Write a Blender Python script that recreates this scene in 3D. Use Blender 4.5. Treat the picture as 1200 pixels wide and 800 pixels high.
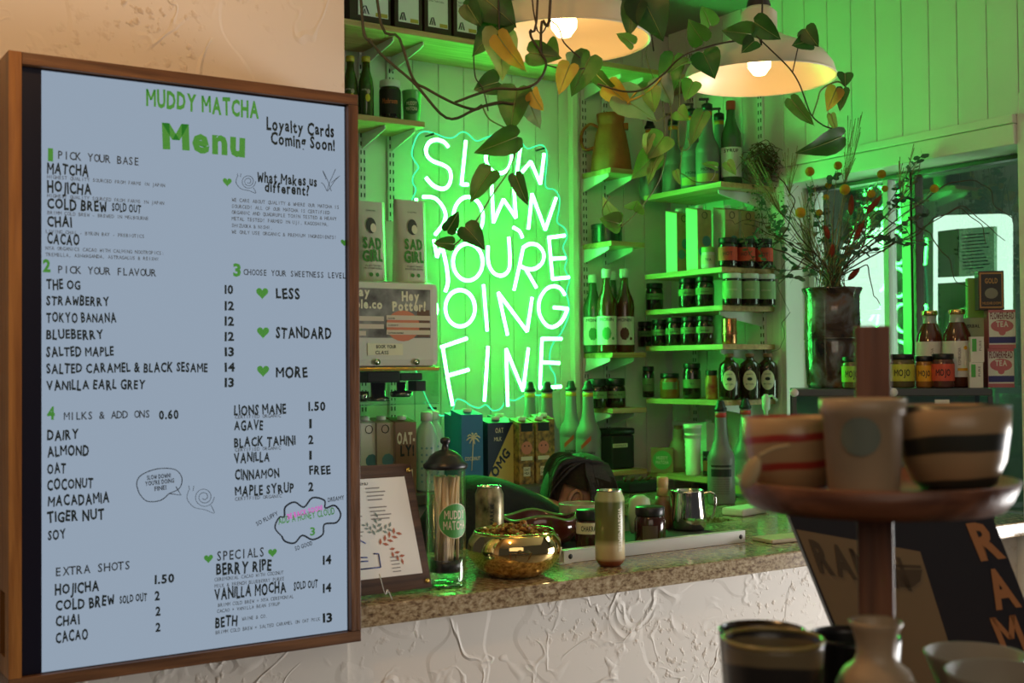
import bpy, bmesh, math, random
from mathutils import Vector, Matrix, noise
random.seed(7)
sc = bpy.context.scene
for o in list(bpy.data.objects): bpy.data.objects.remove(o)
# ------------------------------------------------------------------ camera
FPX = 1407.5; YAW, PITCH, ROLL = -.5791, .0205, -.0085
def _axes():
    cy, sy, cp, sp = math.cos(YAW), math.sin(YAW), math.cos(PITCH), math.sin(PITCH)
    f = Vector((-sy*cp, cy*cp, sp)); r = Vector((cy, sy, 0)); u = r.cross(f)
    c, s = math.cos(ROLL), math.sin(ROLL)
    return c*r+s*u, -s*r+c*u, f
CR, CU, CF = _axes()
cam_d = bpy.data.cameras.new('camera'); cam = bpy.data.objects.new('camera', cam_d); sc.collection.objects.link(cam)
cam.matrix_world = Matrix(((CR.x, CU.x, -CF.x, 0), (CR.y, CU.y, -CF.y, 0), (CR.z, CU.z, -CF.z, 0), (0, 0, 0, 1)))
cam_d.sensor_width = 36; cam_d.lens = FPX/1200*36; cam_d.clip_start = .05; cam_d.clip_end = 50
cam_d.dof.use_dof = True; cam_d.dof.focus_distance = 2.9; cam_d.dof.aperture_fstop = 6.5
sc.camera = cam
# ------------------------------------------------------------------ world, lights, exposure
w = bpy.data.worlds.new('world'); sc.world = w; w.use_nodes = True
w.node_tree.nodes['Background'].inputs[0].default_value = (.80, .83, .9, 1)
w.node_tree.nodes['Background'].inputs[1].default_value = .045
sc.view_settings.view_transform = 'Standard'; sc.view_settings.look = 'None'
sc.view_settings.exposure = .12; sc.view_settings.gamma = 1; sc.view_settings.use_curve_mapping = False
def light(name, kind, loc, power, col, size=1, size2=None, to=None):
    d = bpy.data.lights.new(name, kind); d.energy = power; d.color = col
    if kind == 'AREA':
        d.size = size
        if size2: d.shape = 'RECTANGLE'; d.size_y = size2
    elif kind == 'POINT': d.shadow_soft_size = size
    o = bpy.data.objects.new(name, d); sc.collection.objects.link(o); o.location = loc
    if to: o.rotation_euler = (Vector(to)-Vector(loc)).to_track_quat('-Z', 'Y').to_euler()
    return o
light('added_side_daylight', 'AREA', (4.6, .75, -.8), 95, (1, .97, .94), 1.2, 1.2, (1.6, 2.07, -.95))  # added low area light to brighten the stucco; no door is there
light('warm_fill_behind_camera', 'AREA', (-.6, -1.6, 1.1), 17, (1, .84, .66), 2.6, 1.6, (1.6, 2.4, -.3))  # added soft warm fill lifting the dim foreground; not a ceiling fixture
light('pendant_bulb_over_customers', 'POINT', (.45, 1.25, 1.05), 15, (1, .52, .18), .08)
light('daylight_outside_window', 'AREA', (4.6, 1.9, 1.6), 60, (.95, 1, 1), 1.5, 1.5, (3.9, 2.5, .1))
# ------------------------------------------------------------------ pixel helpers (a pixel of the 1200x800 picture to a point of the place)
def ray(x, y): return CF+CR*((x-600)/FPX)-CU*((y-400)/FPX)
def W(x, y, ax, v):
    d = ray(x, y); return d*(v/d['xyz'.index(ax)])
def D(x, y, d): return ray(x, y)*d
def XY(px, y, z=-.1):
    "x of the point at image column px on the plane y=const at height z"
    p = W(px, 430, 'y', y)
    for _ in range(3):
        dep = Vector((p.x, y, z)).dot(CF); py = 400-FPX*Vector((p.x, y, z)).dot(CU)/dep; p = W(px, py, 'y', y)
    return p.x
def YX(px, x, z=-.1):
    p = W(px, 430, 'x', x)
    for _ in range(3):
        q = Vector((x, p.y, z)); py = 400-FPX*q.dot(CU)/q.dot(CF); p = W(px, py, 'x', x)
    return p.y
def face(x, y): return -math.atan2(x, y)
# ------------------------------------------------------------------ materials
_m = {}
def mat(name, col, rough=.5, metal=0, var=0, vscale=8, bump=0, bscale=40, emis=None, estr=0, col2=None, coat=0, trans=0, stretch=None, sss=0):
    if name in _m: return _m[name]
    m = bpy.data.materials.new(name); m.use_nodes = True; nt = m.node_tree; b = nt.nodes['Principled BSDF']
    c = tuple(col)+(1,)
    b.inputs['Base Color'].default_value = c; b.inputs['Roughness'].default_value = rough; b.inputs['Metallic'].default_value = metal
    if coat: b.inputs['Coat Weight'].default_value = coat; b.inputs['Coat Roughness'].default_value = .08
    if trans: b.inputs['Transmission Weight'].default_value = trans
    if emis: b.inputs['Emission Color'].default_value = tuple(emis)+(1,); b.inputs['Emission Strength'].default_value = estr
    if var or col2 or bump:
        tc = nt.nodes.new('ShaderNodeTexCoord'); mp = nt.nodes.new('ShaderNodeMapping')
        nt.links.new(tc.outputs['Object'], mp.inputs[0])
        if stretch: mp.inputs['Scale'].default_value = stretch
        if var or col2:
            n = nt.nodes.new('ShaderNodeTexNoise'); n.inputs['Scale'].default_value = vscale; n.inputs['Detail'].default_value = 5
            nt.links.new(mp.outputs[0], n.inputs['Vector'])
            r = nt.nodes.new('ShaderNodeValToRGB'); nt.links.new(n.outputs[0], r.inputs[0])
            r.color_ramp.elements[0].position = .35; r.color_ramp.elements[1].position = .65
            k = col2 if col2 else tuple(x*(1-var) for x in col)
            r.color_ramp.elements[0].color = tuple(k)+(1,); r.color_ramp.elements[1].color = c
            nt.links.new(r.outputs[0], b.inputs['Base Color'])
        if bump:
            n2 = nt.nodes.new('ShaderNodeTexNoise'); n2.inputs['Scale'].default_value = bscale; n2.inputs['Detail'].default_value = 4
            nt.links.new(mp.outputs[0], n2.inputs['Vector'])
            bp = nt.nodes.new('ShaderNodeBump'); bp.inputs['Strength'].default_value = bump; bp.inputs['Distance'].default_value = .01
            nt.links.new(n2.outputs[0], bp.inputs['Height']); nt.links.new(bp.outputs[0], b.inputs['Normal'])
    _m[name] = m; return m
def emit(name, col, s):
    if name in _m: return _m[name]
    m = bpy.data.materials.new(name); m.use_nodes = True; nt = m.node_tree; nt.nodes.clear()
    e = nt.nodes.new('ShaderNodeEmission'); o = nt.nodes.new('ShaderNodeOutputMaterial'); nt.links.new(e.outputs[0], o.inputs[0])
    e.inputs[0].default_value = tuple(col)+(1,); e.inputs[1].default_value = s; _m[name] = m; return m
def clear(name, tint=(1, 1, 1), gloss=.08, rough=.02):
    "thin clear sheet: transparent with a fresnel reflection"
    if name in _m: return _m[name]
    m = bpy.data.materials.new(name); m.use_nodes = True; nt = m.node_tree; nt.nodes.clear()
    t = nt.nodes.new('ShaderNodeBsdfTransparent'); g = nt.nodes.new('ShaderNodeBsdfGlossy'); x = nt.nodes.new('ShaderNodeMixShader')
    f = nt.nodes.new('ShaderNodeLayerWeight'); f.inputs[0].default_value = .5
    p = nt.nodes.new('ShaderNodeMath'); p.operation = 'POWER'; p.inputs[1].default_value = 4; nt.links.new(f.outputs['Facing'], p.inputs[0])
    a = nt.nodes.new('ShaderNodeMath'); a.operation = 'MULTIPLY_ADD'; a.inputs[1].default_value = .75; a.inputs[2].default_value = max(0, gloss+.02); a.use_clamp = True
    nt.links.new(p.outputs[0], a.inputs[0]); nt.links.new(a.outputs[0], x.inputs[0])
    t.inputs[0].default_value = tuple(tint)+(1,); g.inputs[0].default_value = (1, 1, 1, 1); g.inputs[1].default_value = rough
    o = nt.nodes.new('ShaderNodeOutputMaterial'); nt.links.new(t.outputs[0], x.inputs[1]); nt.links.new(g.outputs[0], x.inputs[2]); nt.links.new(x.outputs[0], o.inputs[0])
    _m[name] = m; return m
def wood(name, c1, c2, axis='x', rough=.45, sc_=1):
    st = {'x': (1.5, 22, 22), 'y': (22, 1.5, 22), 'z': (22, 22, 1.5)}[axis]
    return mat(name, c2, rough, col2=c1, vscale=3*sc_, stretch=st, bump=.15, bscale=6)
def stucco():
    m = bpy.data.materials.new('trowelled_stucco'); m.use_nodes = True; nt = m.node_tree; b = nt.nodes['Principled BSDF']
    N = nt.nodes.new; L = nt.links.new
    tc = N('ShaderNodeTexCoord')
    def ridge(scale, dist, lo, hi, seed):
        n = N('ShaderNodeTexNoise'); n.noise_dimensions = '4D'; n.inputs['W'].default_value = seed
        n.inputs['Scale'].default_value = scale; n.inputs['Detail'].default_value = 2; n.inputs['Distortion'].default_value = dist
        L(tc.outputs['Object'], n.inputs['Vector'])
        a = N('ShaderNodeMath'); a.operation = 'SUBTRACT'; a.inputs[1].default_value = .5; L(n.outputs[0], a.inputs[0])
        c = N('ShaderNodeMath'); c.operation = 'ABSOLUTE'; L(a.outputs[0], c.inputs[0])
        r = N('ShaderNodeMapRange'); r.inputs[1].default_value = lo; r.inputs[2].default_value = hi; r.inputs[3].default_value = 1; r.inputs[4].default_value = 0
        L(c.outputs[0], r.inputs[0]); return r.outputs[0]
    def mask(scale, lo, hi, seed):
        n = N('ShaderNodeTexNoise'); n.noise_dimensions = '4D'; n.inputs['W'].default_value = seed; n.inputs['Scale'].default_value = scale
        L(tc.outputs['Object'], n.inputs['Vector']); r = N('ShaderNodeMapRange'); r.inputs[1].default_value = lo; r.inputs[2].default_value = hi
        L(n.outputs[0], r.inputs[0]); return r.outputs[0]
    def mul(a, b_): x = N('ShaderNodeMath'); x.operation = 'MULTIPLY'; L(a, x.inputs[0]); L(b_, x.inputs[1]); return x.outputs[0]
    def add(a, b_, k=1):
        y = N('ShaderNodeMath'); y.operation = 'MULTIPLY_ADD'; L(b_, y.inputs[0]); y.inputs[1].default_value = k; L(a, y.inputs[2]); return y.outputs[0]
    r1 = mul(ridge(5, 1.2, .0, .022, 1), mask(7, .46, .58, 9)); r2 = mul(ridge(11, .6, 0, .035, 4), mask(6, .48, .6, 3))
    pits = mul(mask(60, .56, .68, 5), mask(5, .45, .6, 7))
    step = mask(3.2, .495, .505, 12)
    h = add(add(r1, r2, .5), pits, .5); h = add(h, step, .35)
    bp = N('ShaderNodeBump'); bp.inputs['Strength'].default_value = .55; bp.inputs['Distance'].default_value = .0045
    L(h, bp.inputs['Height']); L(bp.outputs[0], b.inputs['Normal'])
    rp = N('ShaderNodeValToRGB'); L(pits, rp.inputs[0]); rp.color_ramp.elements[0].color = (.72, .67, .60, 1); rp.color_ramp.elements[1].color = (.55, .47, .38, 1)
    L(rp.outputs[0], b.inputs['Base Color']); b.inputs['Roughness'].default_value = .6
    return m
def granite():
    m = bpy.data.materials.new('speckled_granite'); m.use_nodes = True; nt = m.node_tree; b = nt.nodes['Principled BSDF']; N = nt.nodes.new; L = nt.links.new
    tc = N('ShaderNodeTexCoord'); mp = N('ShaderNodeMapping'); mp.inputs['Scale'].default_value = (1, 1, 1.6); L(tc.outputs['Object'], mp.inputs[0])
    n = N('ShaderNodeTexNoise'); n.inputs['Scale'].default_value = 70; n.inputs['Detail'].default_value = 6; n.inputs['Roughness'].default_value = .7; L(mp.outputs[0], n.inputs[0])
    r = N('ShaderNodeValToRGB'); L(n.outputs[0], r.inputs[0]); e = r.color_ramp.elements
    e[0].position = .3; e[0].color = (.05, .03, .03, 1); e[1].position = .70; e[1].color = (.56, .50, .38, 1)
    x = e.new(.42); x.color = (.20, .14, .09, 1); x = e.new(.5); x.color = (.33, .26, .17, 1)
    n2 = N('ShaderNodeTexNoise'); n2.inputs['Scale'].default_value = 9; n2.inputs['Detail'].default_value = 4; L(mp.outputs[0], n2.inputs[0])
    r2 = N('ShaderNodeValToRGB'); L(n2.outputs[0], r2.inputs[0]); r2.color_ramp.elements[0].color = (.8, .7, .55, 1); r2.color_ramp.elements[1].color = (1.15, 1.15, 1.1, 1)
    mx = N('ShaderNodeMixRGB'); mx.blend_type = 'MULTIPLY'; mx.inputs[0].default_value = 1; L(r.outputs[0], mx.inputs[1]); L(r2.outputs[0], mx.inputs[2])
    L(mx.outputs[0], b.inputs['Base Color']); b.inputs['Roughness'].default_value = .16; return m
STUCCO = stucco(); GRANITE = granite()
PAINT = mat('cream_painted_board', (.80, .79, .70), .45, var=.08, vscale=2)
PAINTW = mat('cream_gloss_trim', (.82, .80, .70), .35)
CEIL = mat('ceiling_paint', (.40, .38, .34), .8)
PLY = wood('pine_shelf', (.42, .24, .09), (.62, .40, .18), 'x'); PLYY = wood('pine_shelf_side', (.42, .24, .09), (.62, .40, .18), 'y')
STEEL_W = mat('white_powder_coated_steel', (.78, .78, .76), .35); DARK = mat('slot_black', (.01, .01, .01), .8)
BLACK = mat('black_plastic', (.012, .012, .013), .35); BLACKM = mat('matt_black', (.015, .015, .016), .7)
CHROME = mat('brushed_steel', (.62, .60, .57), .16, 1); INK = mat('dark_ink', (.012, .022, .025), .7)
GREENP = mat('green_print', (.07, .33, .07), .5); WHITEP = mat('white_paper', (.78, .77, .72), .6); CREAMP = mat('cream_paper', (.74, .68, .50), .6)
# ------------------------------------------------------------------ mesh helpers
C = sc.collection
def new_me(bm, smooth=False):
    me = bpy.data.meshes.new('m')
    if smooth:
        for f in bm.faces: f.smooth = True
    bm.normal_update(); bm.to_mesh(me); bm.free(); return me
def obj(name, me, m=None, parent=None, loc=(0, 0, 0), rot=(0, 0, 0), label=None, cat=None, group=None, kind=None):
    if isinstance(me, bmesh.types.BMesh): me = new_me(me)
    me.name = name
    o = bpy.data.objects.new(name, me); C.objects.link(o); o.parent = parent; o.location = loc; o.rotation_euler = rot
    if m and not me.materials: me.materials.append(m)
    tag(o, label, cat, group, kind); return o
def tag(o, label=None, cat=None, group=None, kind=None):
    for k, v in (('label', label), ('category', cat), ('group', group), ('kind', kind)):
        if v: o[k] = v
    return o
def thing(name, label, cat, loc=(0, 0, 0), rz=0, group=None):
    o = bpy.data.objects.new(name, None); C.objects.link(o); o.location = loc; o.rotation_euler = (0, 0, rz); o.empty_display_size = .05
    return tag(o, label, cat, group)
def struct(name, me, m, parent=None, **k):
    return obj(name, me, m, parent, kind='structure' if parent is None else None, **k)
def box(x0, x1, y0, y1, z0, z1, bev=0, bm=None):
    own = bm is None
    if own: bm = bmesh.new()
    r = bmesh.ops.create_cube(bm, size=1); vs = r['verts']
    for v in vs: v.co = Vector((x0+(v.co.x+.5)*(x1-x0), y0+(v.co.y+.5)*(y1-y0), z0+(v.co.z+.5)*(z1-z0)))
    if bev:
        es = list({e for v in vs for e in v.link_edges}); bmesh.ops.bevel(bm, geom=es, offset=bev, segments=2, affect='EDGES', profile=.6)
    return bm
def lathe(prof, n=24, bm=None, a0=0, a1=2*math.pi, smooth=True, wob=0):
    if bm is None: bm = bmesh.new()
    full = abs(a1-a0-2*math.pi) < 1e-6; k = n if full else n+1; rings = []
    for r, z in prof:
        if r < 1e-6: rings.append([bm.verts.new((0, 0, z))]*k); continue
        rings.append([bm.verts.new((r*math.cos(a0+(a1-a0)*i/n)*(1+wob*math.sin(5*i*6.283/n)), r*math.sin(a0+(a1-a0)*i/n), z)) for i in range(k)])
    for A, B in zip(rings, rings[1:]):
        for i in range(n if full else n):
            j = (i+1) % k; q = []
            for v in (A[i], A[j], B[j], B[i]):
                if v not in q: q.append(v)
            if len(q) > 2:
                try: f = bm.faces.new(q); f.smooth = smooth
                except ValueError: pass
    return bm
def band(r, z0, z1, a0=-math.pi, a1=0, n=16, bm=None):
    "a label wrapped on a cylinder; -y is the front (angle -90 deg)"
    return lathe([(r, z0), (r, z1)], n, bm, a0, a1)
def tube(pts, r, n=6, bm=None, cap=True, closed=False):
    if bm is None: bm = bmesh.new()
    pts = [Vector(p) for p in pts]; N = len(pts); rs = r if isinstance(r, (list, tuple)) else [r]*N; rings = []; prev = None
    for i, p in enumerate(pts):
        a = pts[(i-1) % N] if (closed or i > 0) else p; b = pts[(i+1) % N] if (closed or i < N-1) else p
        t = (b-a); t = t.normalized() if t.length > 1e-9 else Vector((0, 0, 1))
        if prev is None: u = t.orthogonal().normalized()
        else:
            u = prev-t*prev.dot(t); u = u.normalized() if u.length > 1e-6 else t.orthogonal().normalized()
        prev = u; v = t.cross(u)
        rings.append([bm.verts.new(p+(u*math.cos(k*6.2832/n)+v*math.sin(k*6.2832/n))*rs[i]) for k in range(n)])
    for i in range(N if closed else N-1):
        A, B = rings[i], rings[(i+1) % N]
        for k in range(n):
            f = bm.faces.new((A[k], A[(k+1) % n], B[(k+1) % n], B[k])); f.smooth = True
    if cap and not closed: bm.faces.new(rings[0][::-1]); bm.faces.new(rings[-1])
    return bm
def spline(pts, k=5, closed=False):
    pts = [Vector(p) for p in pts]; n = len(pts); out = []
    for i in range(n if closed else n-1):
        p = [pts[(i+j) % n] if closed else pts[min(max(i+j, 0), n-1)] for j in (-1, 0, 1, 2)]
        for s in range(k):
            t = s/k
            out.append(.5*((2*p[1])+(p[2]-p[0])*t+(2*p[0]-5*p[1]+4*p[2]-p[3])*t*t+(3*p[1]-p[0]-3*p[2]+p[3])*t**3))
    if not closed: out.append(pts[-1])
    return out
def prism(pts2, plane, d0, d1, bm=None):
    "polygon extruded; plane 'xz' extrudes along y, 'yz' along x, 'xy' along z"
    if bm is None: bm = bmesh.new()
    def P(a, b, d): return {'xz': (a, d, b), 'yz': (d, a, b), 'xy': (a, b, d)}[plane]
    A = [bm.verts.new(P(a, b, d0)) for a, b in pts2]; B = [bm.verts.new(P(a, b, d1)) for a, b in pts2]; n = len(A)
    bm.faces.new(A); bm.faces.new(B[::-1])
    for i in range(n): bm.faces.new((A[i], B[i], B[(i+1) % n], A[(i+1) % n]))
    bmesh.ops.recalc_face_normals(bm, faces=bm.faces); return bm
def merge(bm, me, M=None):
    "add mesh me to bm with matrix M"
    n0 = len(bm.verts); bm.from_mesh(me); bm.verts.ensure_lookup_table()
    if M is not None:
        for v in bm.verts[n0:]: v.co = M @ v.co
    return bm
# ---- lettering: glyph meshes from the built-in font
_g = {}
def glyph(c, off):
    if c in 'MW':
        k = (c, off)
        if k not in _g:
            t = .10+off*1.6; wd = .72+off
            def q(x0, z0, x1, z1): return [(x0-t/2, z0), (x0+t/2, z0), (x1+t/2, z1), (x1-t/2, z1)]
            L = [q(t/2, 0, t/2, .7), q(wd-t/2, 0, wd-t/2, .7), q(t/2, .7, wd/2, .26), q(wd/2, .26, wd-t/2, .7)]
            if c == 'W': L = [q(t/2+.02, .7, wd*.27, 0), q(wd*.27, 0, wd/2, .5), q(wd/2, .5, wd*.73, 0), q(wd*.73, 0, wd-t/2, .7)]
            vs = [p for qd in L for p in qd]; _g[k] = (vs, [tuple(range(i*4, i*4+4)) for i in range(4)], wd)
        return _g[k]
    off = min(off, .045)
    k = (c, off)
    if k in _g: return _g[k]
    cu = bpy.data.curves.new('g', 'FONT'); cu.body = c; cu.size = 1; cu.offset = off; cu.resolution_u = 2
    o = bpy.data.objects.new('g', cu); C.objects.link(o); dg = bpy.context.evaluated_depsgraph_get()
    me = bpy.data.meshes.new_from_object(o.evaluated_get(dg)); vs = [(v.co.x, v.co.y) for v in me.vertices]; fs = [tuple(p.vertices) for p in me.polygons]
    bpy.data.objects.remove(o); bpy.data.curves.remove(cu); bpy.data.meshes.remove(me)
    x0 = min((v[0] for v in vs), default=0); x1 = max((v[0] for v in vs), default=.3)
    _g[k] = ([(x-x0, y) for x, y in vs], fs, x1-x0); return _g[k]
def text(s, x, z, width, cap, bm=None, bold=.012, mono=False, jit=0, fn=None, align='l', skew=0, y=0):
    """lettering in the xz plane, facing -y; x,z left baseline, fitted to width (or natural when None); fn bends it"""
    if bm is None: bm = bmesh.new()
    CAP = .70; gs = []; cur = 0
    for c in s:
        if c == ' ': cur += .62 if mono else .34; continue
        g = glyph(c, bold)
        if mono: gs.append((g, cur+(.62-min(g[2], .62))/2)); cur += .62+.02
        else: gs.append((g, cur)); cur += g[2]+.09
    cur -= .09 if not mono else .02
    sz = cap/CAP; sx = width/cur if width else sz; tot = cur*sx
    if align == 'c': x -= tot/2
    elif align == 'r': x -= tot
    for (vs, fs, gw), gx in gs:
        a = random.uniform(-jit, jit)*.12; dz = random.uniform(-jit, jit)*.07*cap; ks = 1+random.uniform(-jit, jit)*.09
        ca, sa = math.cos(a), math.sin(a); V = []
        for u, v in vs:
            u0, v0 = u-gw/2, (v-.35)*ks
            if mono and gw > .62: u0 *= .62/gw
            u1, v1 = u0*ca-v0*sa, u0*sa+v0*ca
            X = x+(gx+gw/2+u1+skew*v1)*sx; Z = z+(v1+.35)*sz+dz
            V.append(bm.verts.new(fn(X, Z) if fn else (X, y, Z)))
        for f in fs:
            try: bm.faces.new([V[i] for i in f])
            except ValueError: pass
    return bm
def wrap(r, yoff=0): return lambda X, Z: (r*math.sin(X/r), -r*math.cos(X/r)+yoff, Z)
def disc(cx, cz, r, y=0, n=24, bm=None, fn=None, rz=None):
    if bm is None: bm = bmesh.new()
    k = max(1, math.ceil(r/.004)) if fn else 1; rz = rz or r; g = lambda a, b: bm.verts.new(fn(a, b) if fn else (a, y, b))
    c = g(cx, cz); rings = [[g(cx+r*q/k*math.cos(i*6.2832/n), cz+rz*q/k*math.sin(i*6.2832/n)) for i in range(n)] for q in range(1, k+1)]
    for i in range(n): bm.faces.new((c, rings[0][i], rings[0][(i+1) % n]))
    for A, B in zip(rings, rings[1:]):
        for i in range(n): bm.faces.new((A[i], B[i], B[(i+1) % n], A[(i+1) % n]))
    return bm
def quad(x0, x1, z0, z1, y=0, bm=None, fn=None, nx=1):
    if bm is None: bm = bmesh.new()
    for i in range(nx):
        a = x0+(x1-x0)*i/nx; b = x0+(x1-x0)*(i+1)/nx
        bm.faces.new([bm.verts.new(fn(p, q) if fn else (p, y, q)) for p, q in ((a, z0), (b, z0), (b, z1), (a, z1))])
    return bm
def copy_tree(o, loc=None, rz=None, label=None, name=None):
    c = o.copy(); C.objects.link(c)
    if loc is not None: c.location = loc
    if rz is not None: c.rotation_euler = (0, 0, rz)
    if label: c['label'] = label
    for ch in list(o.children):
        d = ch.copy(); C.objects.link(d); d.parent = c
        for g in list(ch.children): e = g.copy(); C.objects.link(e); e.parent = d
    return c
# ================================================================== SETTING
ZF, ZC = -1.545, 1.278; YN, XE = 3.55, 3.05; CT = -.445
def planks_mesh(w, h, t=.012, b=.003):
    return new_me(box(b*.5, w-b*.5, 0, t, 0, h, .002))
flo = struct('floor', box(-2.5, 5.2, -2.6, 3.7, ZF-.05, ZF), mat('floor_concrete', (.20, .17, .14), .5, var=.3, vscale=3))
cei = struct('ceiling', box(-2.5, 3.4, -.3, 3.7, ZC, ZC+.05), CEIL)
wb = struct('wall_back', box(.6, XE+.2, YN+.012, YN+.08, ZF, ZC), PAINT)
pm = planks_mesh(.1, ZC-ZF)
x = 1.03
while x < XE-.02:
    ww = min(.1, XE-x)
    obj('plank', pm if ww > .099 else planks_mesh(ww, ZC-ZF), PAINT, wb, (x, YN, ZF)); x += .1
# proud square batten at the end of the sign's bay
bx0 = XY(667, YN, .3); bx1 = XY(679, YN-.03, .3)
struct('trim_1', box(bx0, bx1, YN-.03, YN-.001, ZF, ZC-.002, .002), PAINTW)
# right hand wall (runs away from us) above and beside the window
WY0, WY1 = 2.05, 2.96; WZ = .70
we = struct('wall_right', box(XE+.012, XE+.10, WY1, YN, ZF, ZC), PAINT)
y = WY0-.01
pu = new_me(box(-.012, 0, .0015, .0985, 0, ZC-WZ, .002)); pl_ = new_me(box(-.012, 0, .0015, .0985, 0, ZC-ZF, .002))
struct('wall_over_window', box(XE+.012, XE+.10, 1.6, WY1, WZ, ZC), PAINT)
wo = bpy.data.objects['wall_over_window']
yy = 2.04-.3
while yy < YN-.02:
    if yy < WY1-.03: obj('plank', pu, PAINT, wo, (XE+.012, yy, WZ))
    else: obj('plank', pl_, PAINT, we, (XE+.012, yy, ZF))
    yy += .1
struct('trim_2', box(XE-.016, XE+.012, WY0, WY1+.0, .675, .70, .003), PAINTW)
struct('trim_3', box(XE-.010, XE+.20, WY0, WY1, .615, .674, .004), PAINTW)
struct('trim_4', box(XE-.004, XE+.22, WY1+.001, WY1+.05, CT, .674, .012), PAINTW)      # reveal beside the window
struct('trim_5', box(XE+.001, XE+.26, 1.98, WY0-.001, CT-.002, .76, .006), PAINTW)            # near post
struct('wall_under_window', box(XE+.001, XE+.26, 1.98, WY1+.05, ZF, CT-.041), PAINT)
# window
XG = XE+.15
wn = struct('window_1', box(XG-.002, XG+.002, WY0+.004, WY1-.004, CT+.001, .612), clear('window_glass', (.55, .68, .60), .10))
ALU = mat('bronze_aluminium', (.10, .085, .07), .35, .7)
ymul = YX(1069, XG, .2)
b = box(XG-.025, XG+.025, ymul-.018, ymul+.018, CT+.002, .612, .002); obj('mullion', b, mat('anodised_mullion', (.25, .22, .18), .3, .8), wn)
b = box(XG-.02, XG+.02, ymul-.034, ymul-.019, CT+.002, .612, .002); obj('window_stile', b, ALU, wn)
b = box(XG-.02, XG+.02, WY1-.03, WY1-.005, CT+.002, .60, .002); obj('window_stile', b, mat('white_stile', (.7, .72, .66), .4), wn)
b = box(XG-.02, XG+.02, YX(1047, XG, .2), YX(1041, XG, .2), CT+.002, .60, .001); obj('window_stile', b, mat('white_stile', (.7, .72, .66), .4), wn)
b = box(XG-.02, XG+.02, WY0+.005, WY1-.005, .600, .613, .002); obj('window_head', b, ALU, wn)
# front wall with the menu, and the half wall under the counter
WX = .974
struct('wall_front', box(-2.0, WX, 2.06, 2.20, ZF, ZC), STUCCO)
struct('wall_counter', box(WX+.001, XE+.26, 2.07, 2.17, ZF, CT-.041), STUCCO)
def rounded(w): return w
ct = thing('countertop', 'speckled granite countertop over the white stucco wall', 'countertop', (0, 0, 0))
b = box(WX+.001, XE, 2.03, 2.53, CT-.04, CT, .004); obj('counter_slab', b, GRANITE, ct)
b = box(2.42, XE, 2.5305, YN-.001, CT-.04, CT, .003); obj('return_slab', b, GRANITE, ct)
struct('trim_6', box(XE+.0005, XG-.03, WY0, WY1, CT-.04, CT, .002), GRANITE)
bb = thing('back_bench', 'low back bench under the neon sign, mostly hidden behind the counter', 'bench')
obj('bench_top', box(1.0, 2.30, 3.10, YN-.001, -.405, -.375, .003), mat('bench_top', (.10, .09, .08), .5), bb)
obj('bench_front', box(1.0, 2.30, 3.12, YN-.001, ZF, -.4055), mat('bench_front', (.35, .33, .30), .5), bb)
cb = thing('counter_cabinet', 'cream cabinet carrying the granite return beside the right wall', 'cabinet')
obj('cabinet_body', box(2.46, XE-.001, 2.6, YN-.002, ZF, CT-.041), PAINT, cb)
# outside the window: dark green wall and a van-like rounded window given its own glow
struct('wall_outside', box(4.9, 5.0, .3, 8.5, ZF, 3.0), mat('dark_green_outside_wall', (.10, .15, .11), .9, var=.4, vscale=2))
struct('ground_outside', box(3.4, 5.0, .3, 8.5, ZF-.06, ZF-.001), mat('outside_paving', (.3, .3, .28), .9))
XO = 4.2
lit = emit('daylight_glow_paint', (.93, 1, .95), 2.6)  # self-glowing white stands in for daylight on the frame and panel
def yz(px, py): p = W(px, py, 'x', XO); return p.y, p.z
v = thing('service_window', 'white framed rounded window outside, daylight glow put into its frame, behind the tea boxes', 'window', (XO, 0, 0))
fr = [yz(1090, 262), yz(1091, 255), yz(1097, 252), yz(1168, 250), yz(1176, 252), yz(1178, 262), yz(1178, 440), yz(1090, 440)]
obj('window_frame', prism([(a, b) for a, b in fr], 'yz', .02, .05), lit, v)
def pane(pts, m, nm, x0=.0, x1=.019): return obj(nm, prism([yz(*p) for p in pts], 'yz', x0, x1), m, v)
pane([(1099, 271), (1123, 268), (1123, 324), (1099, 325)], mat('pane_green', (.02, .10, .03), .2), 'pane')
pane([(1124, 268), (1165, 265), (1165, 321), (1124, 324)], mat('pane_notice', (.16, .30, .18), .7, emis=(.16, .30, .16), estr=.6), 'notice')
pane([(1099, 332), (1133, 330), (1133, 440), (1099, 440)], mat('pane_green', (.02, .10, .03), .2), 'pane')
pane([(1134, 330), (1168, 328), (1168, 440), (1134, 440)], mat('pane_green', (.02, .10, .03), .2), 'pane')
pane([(1103, 300), (1119, 298), (1119, 323), (1103, 324)], mat('notice_card', (.03, .06, .07), .6), 'notice_card', -.01, -.001)
nb = bmesh.new()
for k in range(11):
    a, z0 = yz(1128, 275+k*4); b_, z1 = yz(1160-(k*7 % 9), 272.6+k*4)
    vs = [nb.verts.new((-.002, a, z0)), nb.verts.new((-.002, b_, z1)), nb.verts.new((-.002, b_, z1-.004)), nb.verts.new((-.002, a, z0-.004))]; nb.faces.new(vs)
obj('notice_print', nb, INK, v)
dp = thing('bright_panel', 'blank white panel outside with a daylight glow put in, behind the dried flowers', 'panel', (XO, 0, 0))
obj('panel', prism([yz(985, 290), yz(1006, 268), yz(1040, 266), yz(1041, 430), yz(985, 430)], 'yz', .0, .03), lit, dp)
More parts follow.
